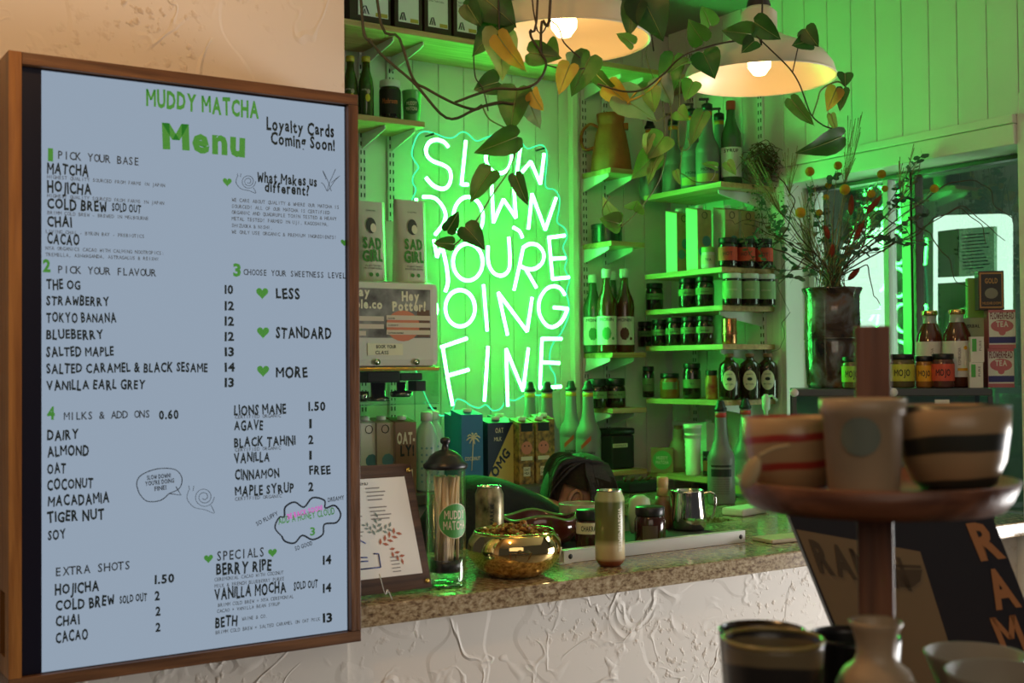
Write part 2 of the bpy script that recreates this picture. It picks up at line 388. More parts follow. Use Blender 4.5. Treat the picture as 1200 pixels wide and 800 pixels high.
# ================================================================== SHELVING
def slots(x, y, z0, z1, axis):
    sb = bmesh.new(); z = z0+.03
    while z < z1-.03:
        for s in (-.006, .006):
            if axis == 'y': box(x+s-.002, x+s+.002, y-.0008, y, z, z+.014, 0, sb)
            else: box(x-.0008, x, y+s-.002, y+s+.002, z, z+.014, 0, sb)
        z += .028
    return sb
def track(px, z0, z1, where, label, axis='y', pos=None):
    if axis == 'y':
        xx = pos if pos is not None else XY(px, YN, .3); t = thing('shelf_track', label, 'shelf track', (xx, YN-.001, z0), group=None)
        obj('rail', box(-.0125, .0125, -.008, 0, 0, z1-z0, .001), STEEL_W, t)
        s = slots(0, -.008, 0, z1-z0, 'y'); obj('slots', s, DARK, t, kind='stuff')
    else:
        yy = pos; t = thing('shelf_track', label, 'shelf track', (XE-.001, yy, z0))
        obj('rail', box(-.008, 0, -.0125, .0125, 0, z1-z0, .001), STEEL_W, t)
        s = slots(-.008, 0, 0, z1-z0, 'x'); obj('slots', s, DARK, t, kind='stuff')
    return t
TL1 = XY(424, YN, .5); TL2 = XY(458, YN, .5)
track(0, -.37, 1.02, '', 'leftmost slotted white shelf track, beside the menu frame', pos=TL1)
track(0, -.37, 1.02, '', 'slotted white shelf track left of the neon sign', pos=TL2)
TN1 = XY(684, YN, .5); TN2 = XY(709, YN, .5)
track(0, -.44, 1.02, '', 'slotted white shelf track against the batten right of the neon', pos=TN1)
track(0, -.44, 1.02, '', 'slotted white shelf track between the batten and the corner', pos=TN2)
TE1, TE2 = 3.045, 3.40
track(0, -.44, 1.2, '', 'slotted white shelf track on the right wall nearest the window', 'x', TE1)
track(0, -.44, 1.2, '', 'slotted white shelf track on the right wall near the corner', 'x', TE2)
def bracket(parent, x, y, z, depth, axis, h=.05):
    if axis == 'y': P = prism([(y, z), (y-depth, z), (y-depth, z-.012), (y-depth+.02, z-.018), (y, z-h)], 'yz', x-.002, x+.002)
    else: P = prism([(x, z), (x-depth, z), (x-depth, z-.012), (x-depth+.02, z-.018), (x, z-h)], 'xz', y-.002, y+.002)
    return obj('bracket', P, STEEL_W, parent)
def shelf(label, x0, x1, y0, y1, ztop, br, axis, m=None, th=.018, bd=None):
    t = thing('shelf', label, 'shelf', ((x0+x1)/2, (y0+y1)/2, 0))
    ox, oy = t.location.x, t.location.y
    obj('shelf_board', box(x0-ox, x1-ox, y0-oy, y1-oy, ztop-th, ztop, .0015), m or (PLY if axis == 'y' else PLYY), t)
    for p in br:
        if axis == 'y': bracket(t, p-ox, YN-.010-oy, ztop-th-.0005, bd or (y1-y0)*.86, 'y')
        else: bracket(t, XE-.010-ox, p-oy, ztop-th-.0005, bd or (x1-x0)*.86, 'x')
    return t
G_ = .0095
shelf('long pine shelf across the top with boxed goods, above the neon sign', 1.1, XE-.015, 3.27, YN-G_, 1.048, (TL1, TL2, TN1, TN2), 'y', bd=.22)
XS2 = 1.865
shelf('short pine shelf left of the neon sign, above the pouches', 1.1, XS2, 3.35, YN-G_, .783, (TL1, TL2), 'y', bd=.16)
NX0, NX1 = 2.628, 2.782
NT = [.704, .443, .045, -.153, -.374]
nlab = ['small corner shelf holding the terracotta jug', 'small corner shelf holding the dark tin', 'small corner shelf holding the syrup bottles',
        'small corner shelf holding two dark jars', 'lowest small corner shelf, holding the black canister']
for z, l in zip(NT, nlab): shelf(l, NX0, NX1, 3.37, YN-G_, z, (2.634, 2.742) if z > -.3 else (), 'y', bd=.15)
EX0 = 2.797
ET = [.616, .328, .199, .068, -.121]
elab = ['right wall shelf holding the tall pump bottles', 'right wall shelf holding milk cartons and red labelled jars', 'right wall shelf holding green labelled jars with white lids',
        'right wall shelf holding the copper tin', 'right wall shelf holding dark flagons with oval labels']
for z, l in zip(ET, elab): shelf(l, EX0, XE-G_, 2.985, 3.39, z, (TE1,), 'x', bd=.20)
shelf('lowest right wall shelf holding cartons and the white cup stack', EX0, XE-G_, 3.07, 3.39, -.387, (), 'x', th=.018)
# ================================================================== NEON SIGN
YS = 3.50
def npt(ox, oy, s, pts): return [W(ox+a/s, oy+b/s, 'y', YS) for a, b in pts]
S1 = 5.3333; S2 = 5.208
def ell(cx, cz, rx, rz, n=14): return [(cx+rx*math.cos(i*6.2832/n), cz+rz*math.sin(i*6.2832/n)) for i in range(n)]
A = (480, 150, S1); B = (570, 150, S1); Cc = (480, 270, S1); Dd = (570, 270, S1); Ee = (490, 350, S2); Ff = (580, 350, S2)
strokes = [  # (frame, points, curved?, closed?)
 (A, [(222, 125), (195, 95), (150, 80), (105, 95), (82, 140), (92, 185), (130, 215), (185, 235), (225, 262), (237, 305), (230, 350), (205, 380), (165, 382), (120, 358), (82, 315)], 1, 0),
 (A, [(330, 85), (303, 358), (345, 358)], 0, 0),
 (A, [(455, 200), (468, 240), (500, 275), (545, 288), (590, 265), (612, 215), (612, 165), (590, 115), (545, 95), (500, 105), (465, 145)], 1, 1),
 (B, [(190, 125), (163, 325), (255, 215), (315, 355), (338, 165)], 0, 0),
 (A, [(65, 435), (130, 440), (175, 480), (203, 540), (193, 600), (140, 670)], 1, 0), (A, [(20, 445), (45, 670)], 0, 0),
 (A, ell(345, 562, 92, 128), 1, 1),
 (B, [(10, 345), (22, 595), (85, 450), (163, 565), (148, 365)], 0, 0), (B, [(240, 635), (262, 415), (345, 640), (413, 440)], 0, 0),
 (Cc, [(150, 170), (180, 110), (203, 190), (216, 270), (218, 335), (202, 385)], 1, 0), (Cc, [(130, 60), (150, 170)], 0, 0),
 (Cc, ell(343, 200, 92, 115), 1, 1),
 (Cc, [(468, 100), (470, 200), (498, 262), (545, 285), (590, 262), (605, 200), (598, 45)], 1, 0),
 (B, [(147, 625), (185, 650), (203, 690)], 1, 0),
 (Dd, [(150, 375), (185, 220), (207, 112)], 0, 0), (Dd, [(207, 112), (250, 88), (300, 97), (335, 145), (328, 200), (290, 238), (240, 245), (195, 228)], 1, 0), (Dd, [(225, 245), (290, 360)], 0, 0),
 (Dd, [(468, 35), (368, 48), (390, 305), (495, 295)], 0, 0), (Dd, [(382, 180), (470, 175)], 0, 0),
 (Cc, [(40, 370), (60, 600)], 0, 0), (Cc, [(40, 370), (110, 400), (150, 490), (120, 570), (60, 600)], 1, 0),
 (Cc, ell(295, 487, 92, 113), 1, 1), (Cc, [(440, 340), (463, 630)], 0, 0),
 (Dd, [(110, 655), (52, 390), (232, 632), (263, 420)], 0, 0),
 (Dd, [(468, 405), (440, 365), (395, 350), (345, 375), (308, 440), (308, 520), (345, 585), (390, 605), (435, 582), (465, 540), (485, 490)], 1, 0), (Dd, [(485, 490), (400, 482)], 0, 0),
 (Ee, [(120, 296), (278, 242)], 0, 0), (Ee, [(130, 300), (158, 480), (190, 650)], 0, 0), (Ee, [(158, 470), (288, 432)], 0, 0),
 (Ee, [(405, 290), (383, 625)], 0, 0), (Ee, [(525, 655), (515, 305), (618, 565-8), (635, 300)], 0, 0),
 (Ff, [(385, 245), (265, 245), (252, 545), (382, 535)], 0, 0), (Ff, [(262, 388), (372, 392)], 0, 0)]
# the last N is given in the right crop: rebuild its right half there
strokes[-3] = None
sign = thing('neon_sign', 'glowing green neon sign reading slow down you\'re doing fine on clear acrylic', 'neon sign', (2.2, YS, .2))
NEON = emit('neon_tube_glow', (2.8, 54, 6.2), 1.0)
OFF = Vector((2.2, YS, .2))
SIL = mat('white_silicone', (.6, .65, .6), .5)  # opaque strip added behind each tube to keep its glow off the wall
def stroke(P, curved, closed, r=.0064, back=0):
    if curved: P = spline(P, 4, closed)
    P = [p-OFF-Vector((0, .021-back, 0)) for p in P]
    if not curved and len(P) > 2:   # keep sharp corners: one tube per segment joined
        bm = bmesh.new()
        for a, b_ in zip(P, P[1:]): tube([a, b_], r, 8, bm)
        return bm
    return tube(P, r, 8, closed=bool(closed))
for s in strokes:
    if s is None: continue
    q = obj('neon_letter_tube', stroke(npt(*s[0], s[1]), s[2], s[3]), NEON, sign); obj('tube_light_shield', stroke(npt(*s[0], s[1]), s[2], s[3], .0086, .0046), SIL, q)
P4 = [W(490+525/S2, 350+655/S2, 'y', YS), W(490+515/S2, 350+305/S2, 'y', YS), W(580+150/S2, 350+562/S2, 'y', YS), W(580+182/S2, 350+300/S2, 'y', YS)]
q = obj('neon_letter_tube', stroke(P4, 0, 0), NEON, sign); obj('tube_light_shield', stroke(P4, 0, 0, .0086, .0046), SIL, q)
OL = [(490, 158), (500, 154), (512, 157), (522, 161), (532, 161), (540, 155), (548, 156), (558, 165), (568, 162), (580, 158), (598, 158), (610, 165), (618, 174), (628, 171), (636, 170), (641, 178), (641, 192), (639, 215), (643, 221),
      (650, 222), (656, 232), (655, 248), (653, 260), (662, 267), (665, 278), (660, 290), (665, 303), (662, 315), (668, 327), (664, 342), (667, 356), (666, 372), (658, 390), (650, 400), (645, 412), (645, 430), (650, 438), (651, 450), (645, 460),
      (632, 463), (618, 462), (604, 469), (594, 468), (588, 478), (578, 481), (570, 474), (562, 478), (552, 475), (545, 470), (535, 468), (530, 482), (518, 487), (508, 480), (500, 466), (490, 440), (478, 400), (474, 330), (478, 270), (480, 245), (484, 232), (488, 222), (484, 214), (485, 205), (491, 196), (486, 188), (483, 178)]
OP = spline([W(a, b, 'y', YS) for a, b in OL], 3, True)
obj('acrylic_backing', prism([(p.x-OFF.x, p.z-OFF.z) for p in OP], 'xz', -.001, .004), clear('clear_acrylic', (.97, 1, .97), -.03), sign)
obj('added_edge_glow', tube([p-OFF+Vector((0, .002, 0)) for p in OP], 0.0024, 5, closed=True), emit('acrylic_edge_emission', (.05, 1, .38), 1.4), sign)  # emissive tube stands in for neon light escaping the acrylic edge
for px, py in ((507, 157), (637, 174), (650, 456), (510, 478)):
    p = W(px, py, 'y', YS)-OFF; st = lathe([(0, -.005), (.004, -.005), (.004, .0), (.003, .048), (0, .048)], 10)
    bmesh.ops.rotate(st, cent=(0, 0, 0), matrix=Matrix.Rotation(-math.pi/2, 3, 'X'), verts=st.verts)
    obj('standoff_screw', st, mat('standoff', (.05, .06, .05), .3, .8), sign, p)
# ================================================================== MENU SCREEN
YT = 1.971
def sp(px, py): return W(px, py, 'y', YT)
tv = thing('menu_screen', 'tall lit menu screen in a wooden box frame on the stucco wall', 'menu screen', (.67, YT, 0)); TO = Vector((.67, YT, 0))
FW = wood('oiled_frame_timber', (.07, .028, .010), (.19, .085, .032), 'z', .45); FWX = wood('oiled_frame_timber_across', (.07, .028, .010), (.19, .085, .032), 'x', .45)
FL, FR_, FT, FB = W(10, 400, 'y', 1.955).x, W(421.5, 430, 'y', 1.955).x, W(10, 58.5, 'y', 1.955).z, W(424, 751, 'y', 1.955).z
t_ = .019; y0, y1 = 1.955-YT, 2.057-YT
l, r, tp, bt = FL-TO.x, FR_-TO.x, FT, FB
PLYW = wood('orange_ply_side', (.24, .09, .018), (.42, .18, .04), 'z', .4)
hs = bmesh.new()                                        # left side with its finger slot
zs0, zs1 = W(5, 770, 'x', FL).z, W(5, 694, 'x', FL).z
box(l, l+t_, y0, y1, zs1, tp, 0, hs); box(l, l+t_, y0, y1, bt+t_+.0005, zs0, 0, hs); box(l, l+t_, y0, y0+.028, zs0, zs1, 0, hs); box(l, l+t_, y1-.035, y1, zs0, zs1, 0, hs)
obj('frame_side', hs, PLYW, tv)
obj('frame_side', box(r-t_, r, y0, y1, bt+t_+.0005, tp-t_-.0005, .001), FW, tv)
obj('frame_top', box(l+t_+.0005, r, y0, y1, tp-t_, tp, .001), FWX, tv)
obj('frame_bottom', box(l, r, y0, y1, bt, bt+t_, .001), FWX, tv)
sl, sr, st_, sb_ = sp(48, 430).x-TO.x, sp(410.2, 430).x-TO.x, sp(45, 82).z, sp(410.8, 740).z
bz = bmesh.new()
for q in ((l+t_+.001, sl, bt+t_+.001, tp-t_-.001), (sr, r-t_-.001, bt+t_+.001, tp-t_-.001), (sl, sr, st_, tp-t_-.001), (sl, sr, bt+t_+.001, sb_)):
    box(q[0], q[1], -.004, .06, q[2], q[3], 0, bz)
obj('bezel', bz, mat('navy_black_bezel', (.006, .006, .018), .3), tv)
SCR = emit('backlit_screen', (.27, .335, .42), 0.97)
scr = obj('screen', box(sl, sr, 0, .05, sb_, st_), SCR, tv)
ink = mat('screen_ink', (.006, .022, .028), .8); inks = mat('screen_small_print', (.08, .11, .14), .8); grn = mat('screen_green', (.05, .23, .04), .8, emis=(.04, .22, .03), estr=.5)
mag = mat('screen_magenta', (.5, .05, .45), .8, emis=(.6, .06, .5), estr=.6)
def ln(bm, s, x0, y0_, x1, cap, **k):
    if isinstance(bm, tuple): bb_ = bmesh.new(); ln(bb_, s, x0, y0_, x1, cap, **k); obj(bm[0], bb_, bm[1], scr); return
    p = sp(x0, y0_); q = sp(x1, y0_); d = p.dot(CF); text(s, p.x-TO.x, p.z, q.x-p.x, cap*d/FPX, bm, y=-.0012, **k)
def tilted(bm, s, x0, y0_, x1, y1_, cap, **k):
    if isinstance(bm, tuple): bb_ = bmesh.new(); tilted(bb_, s, x0, y0_, x1, y1_, cap, **k); obj(bm[0], bb_, bm[1], scr); return
    p = sp(x0, y0_)-TO; q = sp(x1, y1_)-TO; a = math.atan2(q.z-p.z, q.x-p.x); L = math.hypot(q.z-p.z, q.x-p.x); d = sp(x0, y0_).dot(CF)
    text(s, 0, 0, L, cap*d/FPX, bm, fn=lambda X, Z: (p.x+X*math.cos(a)-Z*math.sin(a), -.0012, p.z+X*math.sin(a)+Z*math.cos(a)), **k)
hand = [('MATCHA', 55, 203, 104, 13), ('HOJICHA', 55, 224.5, 107, 13), ('COLD BREW', 55, 244, 125, 12), ('SOLD OUT', 131, 247, 165, 9), ('CHAI', 55, 264.5, 84, 12), ('CACAO', 55, 285, 93, 12),
 ('THE OG', 54, 338, 94, 11), ('STRAWBERRY', 54, 357, 128, 11), ('TOKYO BANANA', 54, 377, 136, 11), ('BLUEBERRY', 54, 397, 121, 11), ('SALTED MAPLE', 54, 417, 133, 11), ('SALTED CARAMEL & BLACK SESAME', 54, 437, 243, 11), ('VANILLA EARL GREY', 54, 457, 170, 11),
 ('DAIRY', 55, 516, 92, 12), ('ALMOND', 55, 535, 104, 12), ('OAT', 55, 555, 77, 12), ('COCONUT', 55, 574, 109, 12), ('MACADAMIA', 56, 593, 128, 12), ('TIGER NUT', 55, 612, 122, 12), ('SOY', 56, 632, 77, 11),
 ('HOJICHA', 64, 697, 116, 12), ('COLD BREW', 65, 716, 134, 12), ('SOLD OUT', 140, 707, 172, 9), ('CHAI', 65, 734, 93, 12), ('CACAO', 65, 753, 103, 12),
 ('LESS', 323, 349, 351, 12), ('STANDARD', 323, 396, 388, 13), ('MORE', 323, 442, 360, 12),
 ('LIONS MANE', 274, 486, 335, 11), ('AGAVE', 274, 504, 308, 11), ('BLACK TAHINI', 274, 524, 346, 11), ('VANILLA', 274, 542, 316, 11), ('CINNAMON', 275, 562, 327, 11), ('FREE', 362, 556, 387, 10), ('MAPLE SYRUP', 275, 581, 344, 11),
 ('BERRY RIPE', 253, 674, 318, 13), ('VANILLA MOCHA', 251, 703, 335, 13), ('SOLD OUT', 344, 691, 372, 9), ('BETH', 252, 735, 278, 12)]
nums = [('10', 263, 344, 273), ('12', 263, 363, 274), ('12', 263, 381, 274), ('12', 263, 399, 274), ('13', 263, 417, 274), ('14', 263, 435, 275), ('13', 263, 453, 274), ('0.60', 186, 491, 209),
 ('1.50', 181, 684, 204), ('2', 181, 703, 187), ('2', 182, 721, 188), ('2', 182, 740, 188), ('1.50', 361, 481, 381), ('1', 362, 501, 365), ('2', 361, 520, 367), ('1', 362, 538, 365), ('2', 361, 575, 367), ('14', 378, 661, 388), ('14', 378, 694, 388), ('13', 378, 729, 389)]
b = ('menu_lettering', ink)
for s, x0, yb, x1, c in hand: ln(b, s, x0, yb, x1, c, jit=1, bold=.036)
for s, x0, yb, x1 in nums: ln(b, s, x0, yb, x1, 10, jit=.3, bold=.038)
for s, x0, yb, x1, c in [('Loyalty Cards', 312, 152, 391, 14), ('Coming Soon!', 317, 169, 392, 14), ('What Makes us', 301, 213, 371, 12), ('different?', 310, 225, 362, 12)]: ln(b, s, x0, yb, x1, c, jit=.8, bold=.035)
b = ('menu_heading', mat('screen_heading', (.03, .05, .07), .8))
for s, x0, yb, x1, c in [('PICK YOUR BASE', 67, 186, 163, 9.5), ('PICK YOUR FLAVOUR', 67, 320, 183, 9), ('CHOOSE YOUR SWEETNESS LEVEL', 285, 322, 405, 7), ('MILKS & ADD ONS', 74, 492, 176, 9), ('EXTRA SHOTS', 64, 675, 153, 10), ('SPECIALS', 253, 657, 310, 11)]: ln(b, s, x0, yb, x1, c, mono=True, bold=.014)
b = ('small_print', inks)
for s, x0, yb, x1, c in [('HIGHEST QUALITY SOURCED FROM FARMS IN JAPAN', 55, 209, 193, 4.2), ('HIGHEST QUALITY SOURCED FROM FARMS IN JAPAN', 55, 231, 192, 4.2), ('BRIMM COLD BREW - BREWED IN MELBOURNE', 55, 251, 174, 4.2),
  ('LIVING CHAI - BYRON BAY - PREBIOTICS', 53, 273, 169, 4.2), ('NYA ORGANICS CACAO WITH CALMING NOOTROPICS:', 53, 292.5, 192, 4.2), ('TREMELLA, ASHWAGANDA, ASTRAGALUS & REISHI', 53, 300, 186, 4.2),
  ('WE CARE ABOUT QUALITY & WHERE OUR MATCHA IS', 271, 236, 397, 4.2), ('SOURCED! ALL OF OUR MATCHA IS CERTIFIED', 271, 243.5, 386, 4.2), ('ORGANIC AND QUADRUPLE TOXIN TESTED & HEAVY', 271, 250.5, 394, 4.2), ('METAL TESTED! FARMED IN UJI, KAGOSHIMA,', 271, 258, 385, 4.2), ('SHIZUOKA & NISHI.', 271, 266, 319, 4.2), ('WE ONLY USE ORGANIC & PREMIUM INGREDIENTS!', 271, 273.5, 394, 4.2),
  ('CERTIFIED ORGANIC', 275, 490.5, 329, 4), ('CERTIFIED ORGANIC', 275, 529, 329, 4), ('CERTIFIED ORGANIC', 275, 586.5, 330, 4), ('CEREMONIAL CACAO WITH COCONUT', 251, 681, 332, 4.2), ('MILK & FRENCH BLUEBERRY PUREE', 251, 688.5, 333, 4.2),
  ('BRIMM COLD BREW + NYA CEREMONIAL', 255, 711, 344, 4.2), ('CACAO + VANILLA BEAN SYRUP', 254, 718, 328, 4.2), ('WAINE & CO.', 283, 727, 313, 4.2), ('BRIMM COLD BREW + SALTED CARAMEL ON OAT MILK', 252, 743, 375, 4.2)]: ln(b, s, x0, yb, x1, c, mono=True, bold=.012)
b = ('green_lettering', grn)
for s, x0, yb, x1, c in [('MUDDY MATCHA', 171, 124, 303, 20), ('MENU', 190, 172, 287, 31)][:1]: ln(b, s, x0, yb, x1, c, jit=.4, bold=.04)
ln(b, 'Menu', 190, 173, 287, 30, jit=.5, bold=.075)
for s, x0, yb in (('1', 56, 188), ('2', 50, 318), ('3', 273, 323), ('4', 55, 491)): ln(b, s, x0, yb, x0+(9 if s != '1' else 6), 14, bold=.06)
def heart(bm, px, py, s):
    p = sp(px, py); k = s*p.dot(CF)/FPX/2; P = []
    for i in range(24):
        a = i*6.2832/24; P.append((16*math.sin(a)**3/16, (13*math.cos(a)-5*math.cos(2*a)-2*math.cos(3*a)-math.cos(4*a))/16))
    bm = bmesh.new(); c0 = bm.verts.new((p.x-TO.x, -.0012, p.z)); V = [bm.verts.new((p.x-TO.x+k*u, -.0012, p.z+k*v_)) for u, v_ in P]
    for i in range(24): bm.faces.new((c0, V[i], V[(i+1) % 24]))
    obj('green_heart', bm, grn, scr)
for h in ((307, 343, 15), (308, 389, 15), (308, 434, 15), (266, 213, 11), (403, 284, 9), (244, 654, 11), (319, 647, 11)): heart(b, *h)
tilted(b, 'ADD A HONEY CLOUD', 326, 614, 392, 602, 8, jit=.6, bold=.02); ln(b, '3', 363, 627, 369, 9, bold=.03)
b = ('magenta_lettering', mag); tilted(b, 'BE BACK SOON!', 337, 608, 378, 597, 6, jit=.3, bold=.02)
LIK = mat('screen_line_ink', (.02, .04, .07), .8); b = ('drawn_lettering', LIK)
def line(pts, r=.0006, sm=True, closed=False):
    P = [sp(*p)-TO+Vector((0, -.0008, 0)) for p in pts]
    obj('drawn_line', tube(spline(P, 4, closed) if sm else P, r, 4, closed=closed), LIK, scr)
line([(163, 578), (160, 566), (166, 556), (185, 549), (205, 550), (213, 560), (210, 572), (198, 578)], .0009); line([(198, 578), (212, 580), (206, 570)], .0009, False); line([(163, 578), (172, 587), (188, 586), (198, 578)], .0009)
for cx, cy, k in ((235, 584, 1.0), (288, 214, .72)):
    line([(cx-14*k, cy-10*k), (cx-16*k, cy), (cx-8*k, cy+10*k), (cx+5*k, cy+13*k), (cx+16*k, cy+17*k), (cx+12*k, cy+8*k)], .0005)
    line([(cx+4*k+r_*math.cos(a_), cy-2*k+r_*math.sin(a_)) for a_, r_ in [(i*.6, (12-i*.38)*k) for i in range(26)]], .0005)
    line([(cx-13*k, cy-10*k), (cx-14*k, cy-15*k)], .0005, False); line([(cx-9*k, cy-9*k), (cx-8*k, cy-15*k)], .0005, False)
line([(330, 628), (322, 618), (327, 606), (333, 605), (334, 594), (345, 588), (356, 594), (366, 583), (380, 586), (381, 595), (392, 592), (399, 602), (394, 612), (380, 614), (378, 626), (366, 632), (354, 627), (345, 636), (334, 634), (330, 628)], .0016)
line([(388, 224), (384, 212), (378, 200), (382, 210)], .0005); line([(384, 224), (392, 212), (398, 206), (388, 214)], .0005); line([(383, 224), (386, 214), (390, 205), (393, 198)], .0005); line([(383, 224), (379, 216), (376, 214)], .0005)
tilted(b, 'SO FLUFFY', 301, 616, 326, 603, 5, bold=.02); tilted(b, 'DREAMY', 384, 588, 403, 585, 5, bold=.02); tilted(b, 'SO GOOD', 346, 645, 366, 638, 5, bold=.02)
tilted(b, 'SLOW DOWN!', 172, 562, 200, 559, 5, bold=.03); tilted(b, "YOU'RE DOING", 170, 569, 204, 565, 5, bold=.03); tilted(b, 'FINE!', 181, 575, 195, 573, 5, bold=.03)
# ================================================================== LAMPS
ENAM = mat('cream_enamel', (.78, .68, .50), .35); CORD = mat('dark_cord', (.03, .02, .018), .6)
def lamp(label, c):
    t = thing('pendant_lamp', label, 'lamp', c, group=None)
    R = .188
    prof = [(R, 0), (R-.008, .028), (R-.03, .058), (R-.065, .075), (.07, .10), (.045, .115), (.045, .165), (.03, .18), (0, .18)]
    bm = lathe(prof, 48); inner = [(R-.003, .001), (R-.011, .028), (R-.033, .055), (R-.068, .071), (.066, .096), (.04, .108), (0, .108)]; lathe(inner, 48, bm)
    lathe([(R, 0), (R-.003, .001)], 48, bm)
    obj('lamp_shade', bm, ENAM, t)
    obj('rim', tube([(R*math.cos(a*.1309), R*math.sin(a*.1309), 0) for a in range(48)], .0022, 5, closed=True), ENAM, t)
    obj('light_bulb', lathe([(0, -.012+.02), (.015, .012), (.028, .030), (.029, .045), (.024, .062), (.014, .08), (.014, .105)], 20), emit('warm_bulb', (1, .58, .22), 22), t)
    obj('socket_cap', lathe([(.03, .181), (.03, .186), (.018, .225), (.006, .24), (0, .24)], 16), CORD, t)
    obj('cord', tube([(0, 0, .24), (0, 0, ZC-c.z-.002)], .003, 6), CORD, t)
lamp('cream enamel pendant lamp nearest the neon sign, trailing plant in front', D(661, 49, 2.64))
lamp('cream enamel pendant lamp on the right, over the vase of dried flowers', D(890, 93, 3.0))
# ================================================================== GOODS
def cyl_thing(name, label, cat, x, y, z, rz=None, group=None): return thing(name, label, cat, (x, y, z+.0008), face(x, y) if rz is None else rz, group)
GLASSD = mat('dark_brown_glass', (.03, .014, .006), .08, coat=.5); GLASSG = mat('green_tinted_glass', (.05, .10, .04), .08, coat=.5)
LIDW = mat('white_lid', (.75, .76, .72), .4); GOLD = mat('gold_lid', (.75, .52, .2), .25, 1); SYR = mat('amber_syrup', (.10, .025, .006), .08, coat=.6)
GREY = mat('grey_plastic_bottle', (.22, .21, .215), .38, var=.1); LG = mat('pale_green_label', (.30, .46, .22), .6); RED = mat('red_label', (.68, .06, .03), .55)
BUMPY = mat('dark_amber_glass_body', (.022, .01, .007), .12, coat=.5)
_meshes = {}
def cm(key, fn, smooth=True):
    if key not in _meshes: _meshes[key] = new_me(fn())
    return _meshes[key]
def part(name, key, fn, m, parent, loc=(0, 0, 0), rot=(0, 0, 0), label=None, kind=None):
    return obj(name, cm(key, fn), m, parent, loc, rot, label=label, kind=kind)
# --- grey long necked puree bottle
def puree(x, y, z, label, band_m, cap='cone', h=.31, r=.0435, lab='red', rz=None, dim=1):
    t = cyl_thing('puree_bottle', label, 'bottle', x, y, z, rz); k = r/.0435; H = h/.31
    P = [(0, 0), (.040, 0), (.0435, .006), (.0435, .118), (.0420, .121), (.0435, .125), (.0430, .142), (.038, .156), (.030, .170), (.0245, .188), (.0210, .208), (.0190, .235), (.0180, .27), (.0175, .283), (0, .283)]
    part('bottle_body', ('pb', h, r), lambda: lathe([(a*k, b_*H) for a, b_ in P], 28), GREY, t)
    part('neck_band', ('pn', h, r), lambda: lathe([(.0183*k, .262*H), (.0186*k, .262*H), (.0183*k, .276*H), (.0175*k, .276*H)], 20), band_m, t)
    if cap == 'cone':
        part('cap', 'pc', lambda: lathe([(0, .281), (.019, .281), (.0205, .284), (.0205, .291), (.0165, .294), (.0125, .309), (.0095, .316), (0, .316)], 20), BLACK, t, (0, 0, .31*(H-1)*.9))
    else:
        part('pump_cap', 'pp', lambda: box(-.028, .007, -.006, .006, .318, .326, .002, box(-.0035, .0035, -.0035, .0035, .30, .32, 0, lathe([(0, .281), (.019, .281), (.019, .302), (.010, .307), (0, .307)], 20))), BLACK, t, (0, 0, .31*(H-1)*.9))
    fn = lambda X, Z: (r*1.012*math.sin(X/r), -r*1.012*math.cos(X/r), Z)
    if lab == 'red':
        part('label_stripe', ('ls', r), lambda: (lambda bm: [bm.faces.new([bm.verts.new(fn(a, b_)) for a, b_ in ((-.026+i*.007, .085+i*.0065), (-.019+i*.007, .085+(i+1)*.0065), (-.019+i*.007, .101+(i+1)*.0065), (-.026+i*.007, .101+i*.0065))]) for i in range(5)] and bm)(bmesh.new()), RED, t)
        part('label_lettering', ('lt', r), lambda: text('MONIN', 0, .070, .045, .009, bold=.02, fn=fn, align='c'), INK, t)
    elif lab == 'black':
        part('label', ('lbk', r), lambda: (lambda bm: [quad(-.035, .035, z0, z1, bm=bm, fn=fn, nx=8) for z0, z1 in ((.118, .125), (.088, .112))] and bm)(bmesh.new()), mat('label_black', (.02, .02, .02), .5), t)
        part('label_lettering', ('lbt', r), lambda: (lambda bm: [text('FRUIT PUREE MIX FOR DRINKS', 0, .078-i*.0075, .055, .004, bold=.005, fn=fn, align='c', bm=bm) for i in range(7)] and bm)(bmesh.new()), mat('label_grey_print', (.09, .09, .09), .5), t)
    elif lab == 'logo':
        part('label_lettering', ('lt2', r), lambda: text('MONIN', 0, .050, .05, .010, bold=.02, fn=fn, align='c'), INK, t)
        part('label_band', ('lb2', r), lambda: quad(-.045, .045, .012, .04, fn=fn, nx=10), mat('yellow_label', (.5, .42, .12), .5), t)
    return t
BO = mat('orange_neck_band', (.75, .25, .03), .4); BYL = mat('yellow_neck_band', (.65, .42, .05), .4); BB = mat('blue_neck_band', (.04, .15, .4), .4); BR = mat('red_neck_band', (.6, .03, .03), .4)
BZ = -.375
for px, yy_, bm_, l, h in ((621, 3.435, BYL, 'rear of the two grey puree bottles under the neon, yellow neck band', .315), (641, 3.335, BO, 'grey puree bottle with orange neck band beside the patterned cartons', .315),
                       (669, 3.455, BB, 'grey puree bottle with blue neck band in front of the batten', .315), (689, 3.34, BO, 'grey puree bottle with orange neck band right of the batten', .315)):
    x = XY(px, yy_, -.1)
    puree(x, yy_, BZ if x < 2.3 else BZ, l, bm_, h=h)
# widen bench so all four stand on it
for px, xx_, yy_, bm_, l, lb in ((845, 2.661, 2.858, BR, 'grey puree bottle with red neck band and black label, on the counter return', 'black'), (874, 0, 2.96, BB, 'grey puree bottle with blue neck band on the counter, behind the bowls', 'logo')):
    puree(XY(px, yy_, -.3), yy_, CT, l, bm_, h=.325, lab=lb)
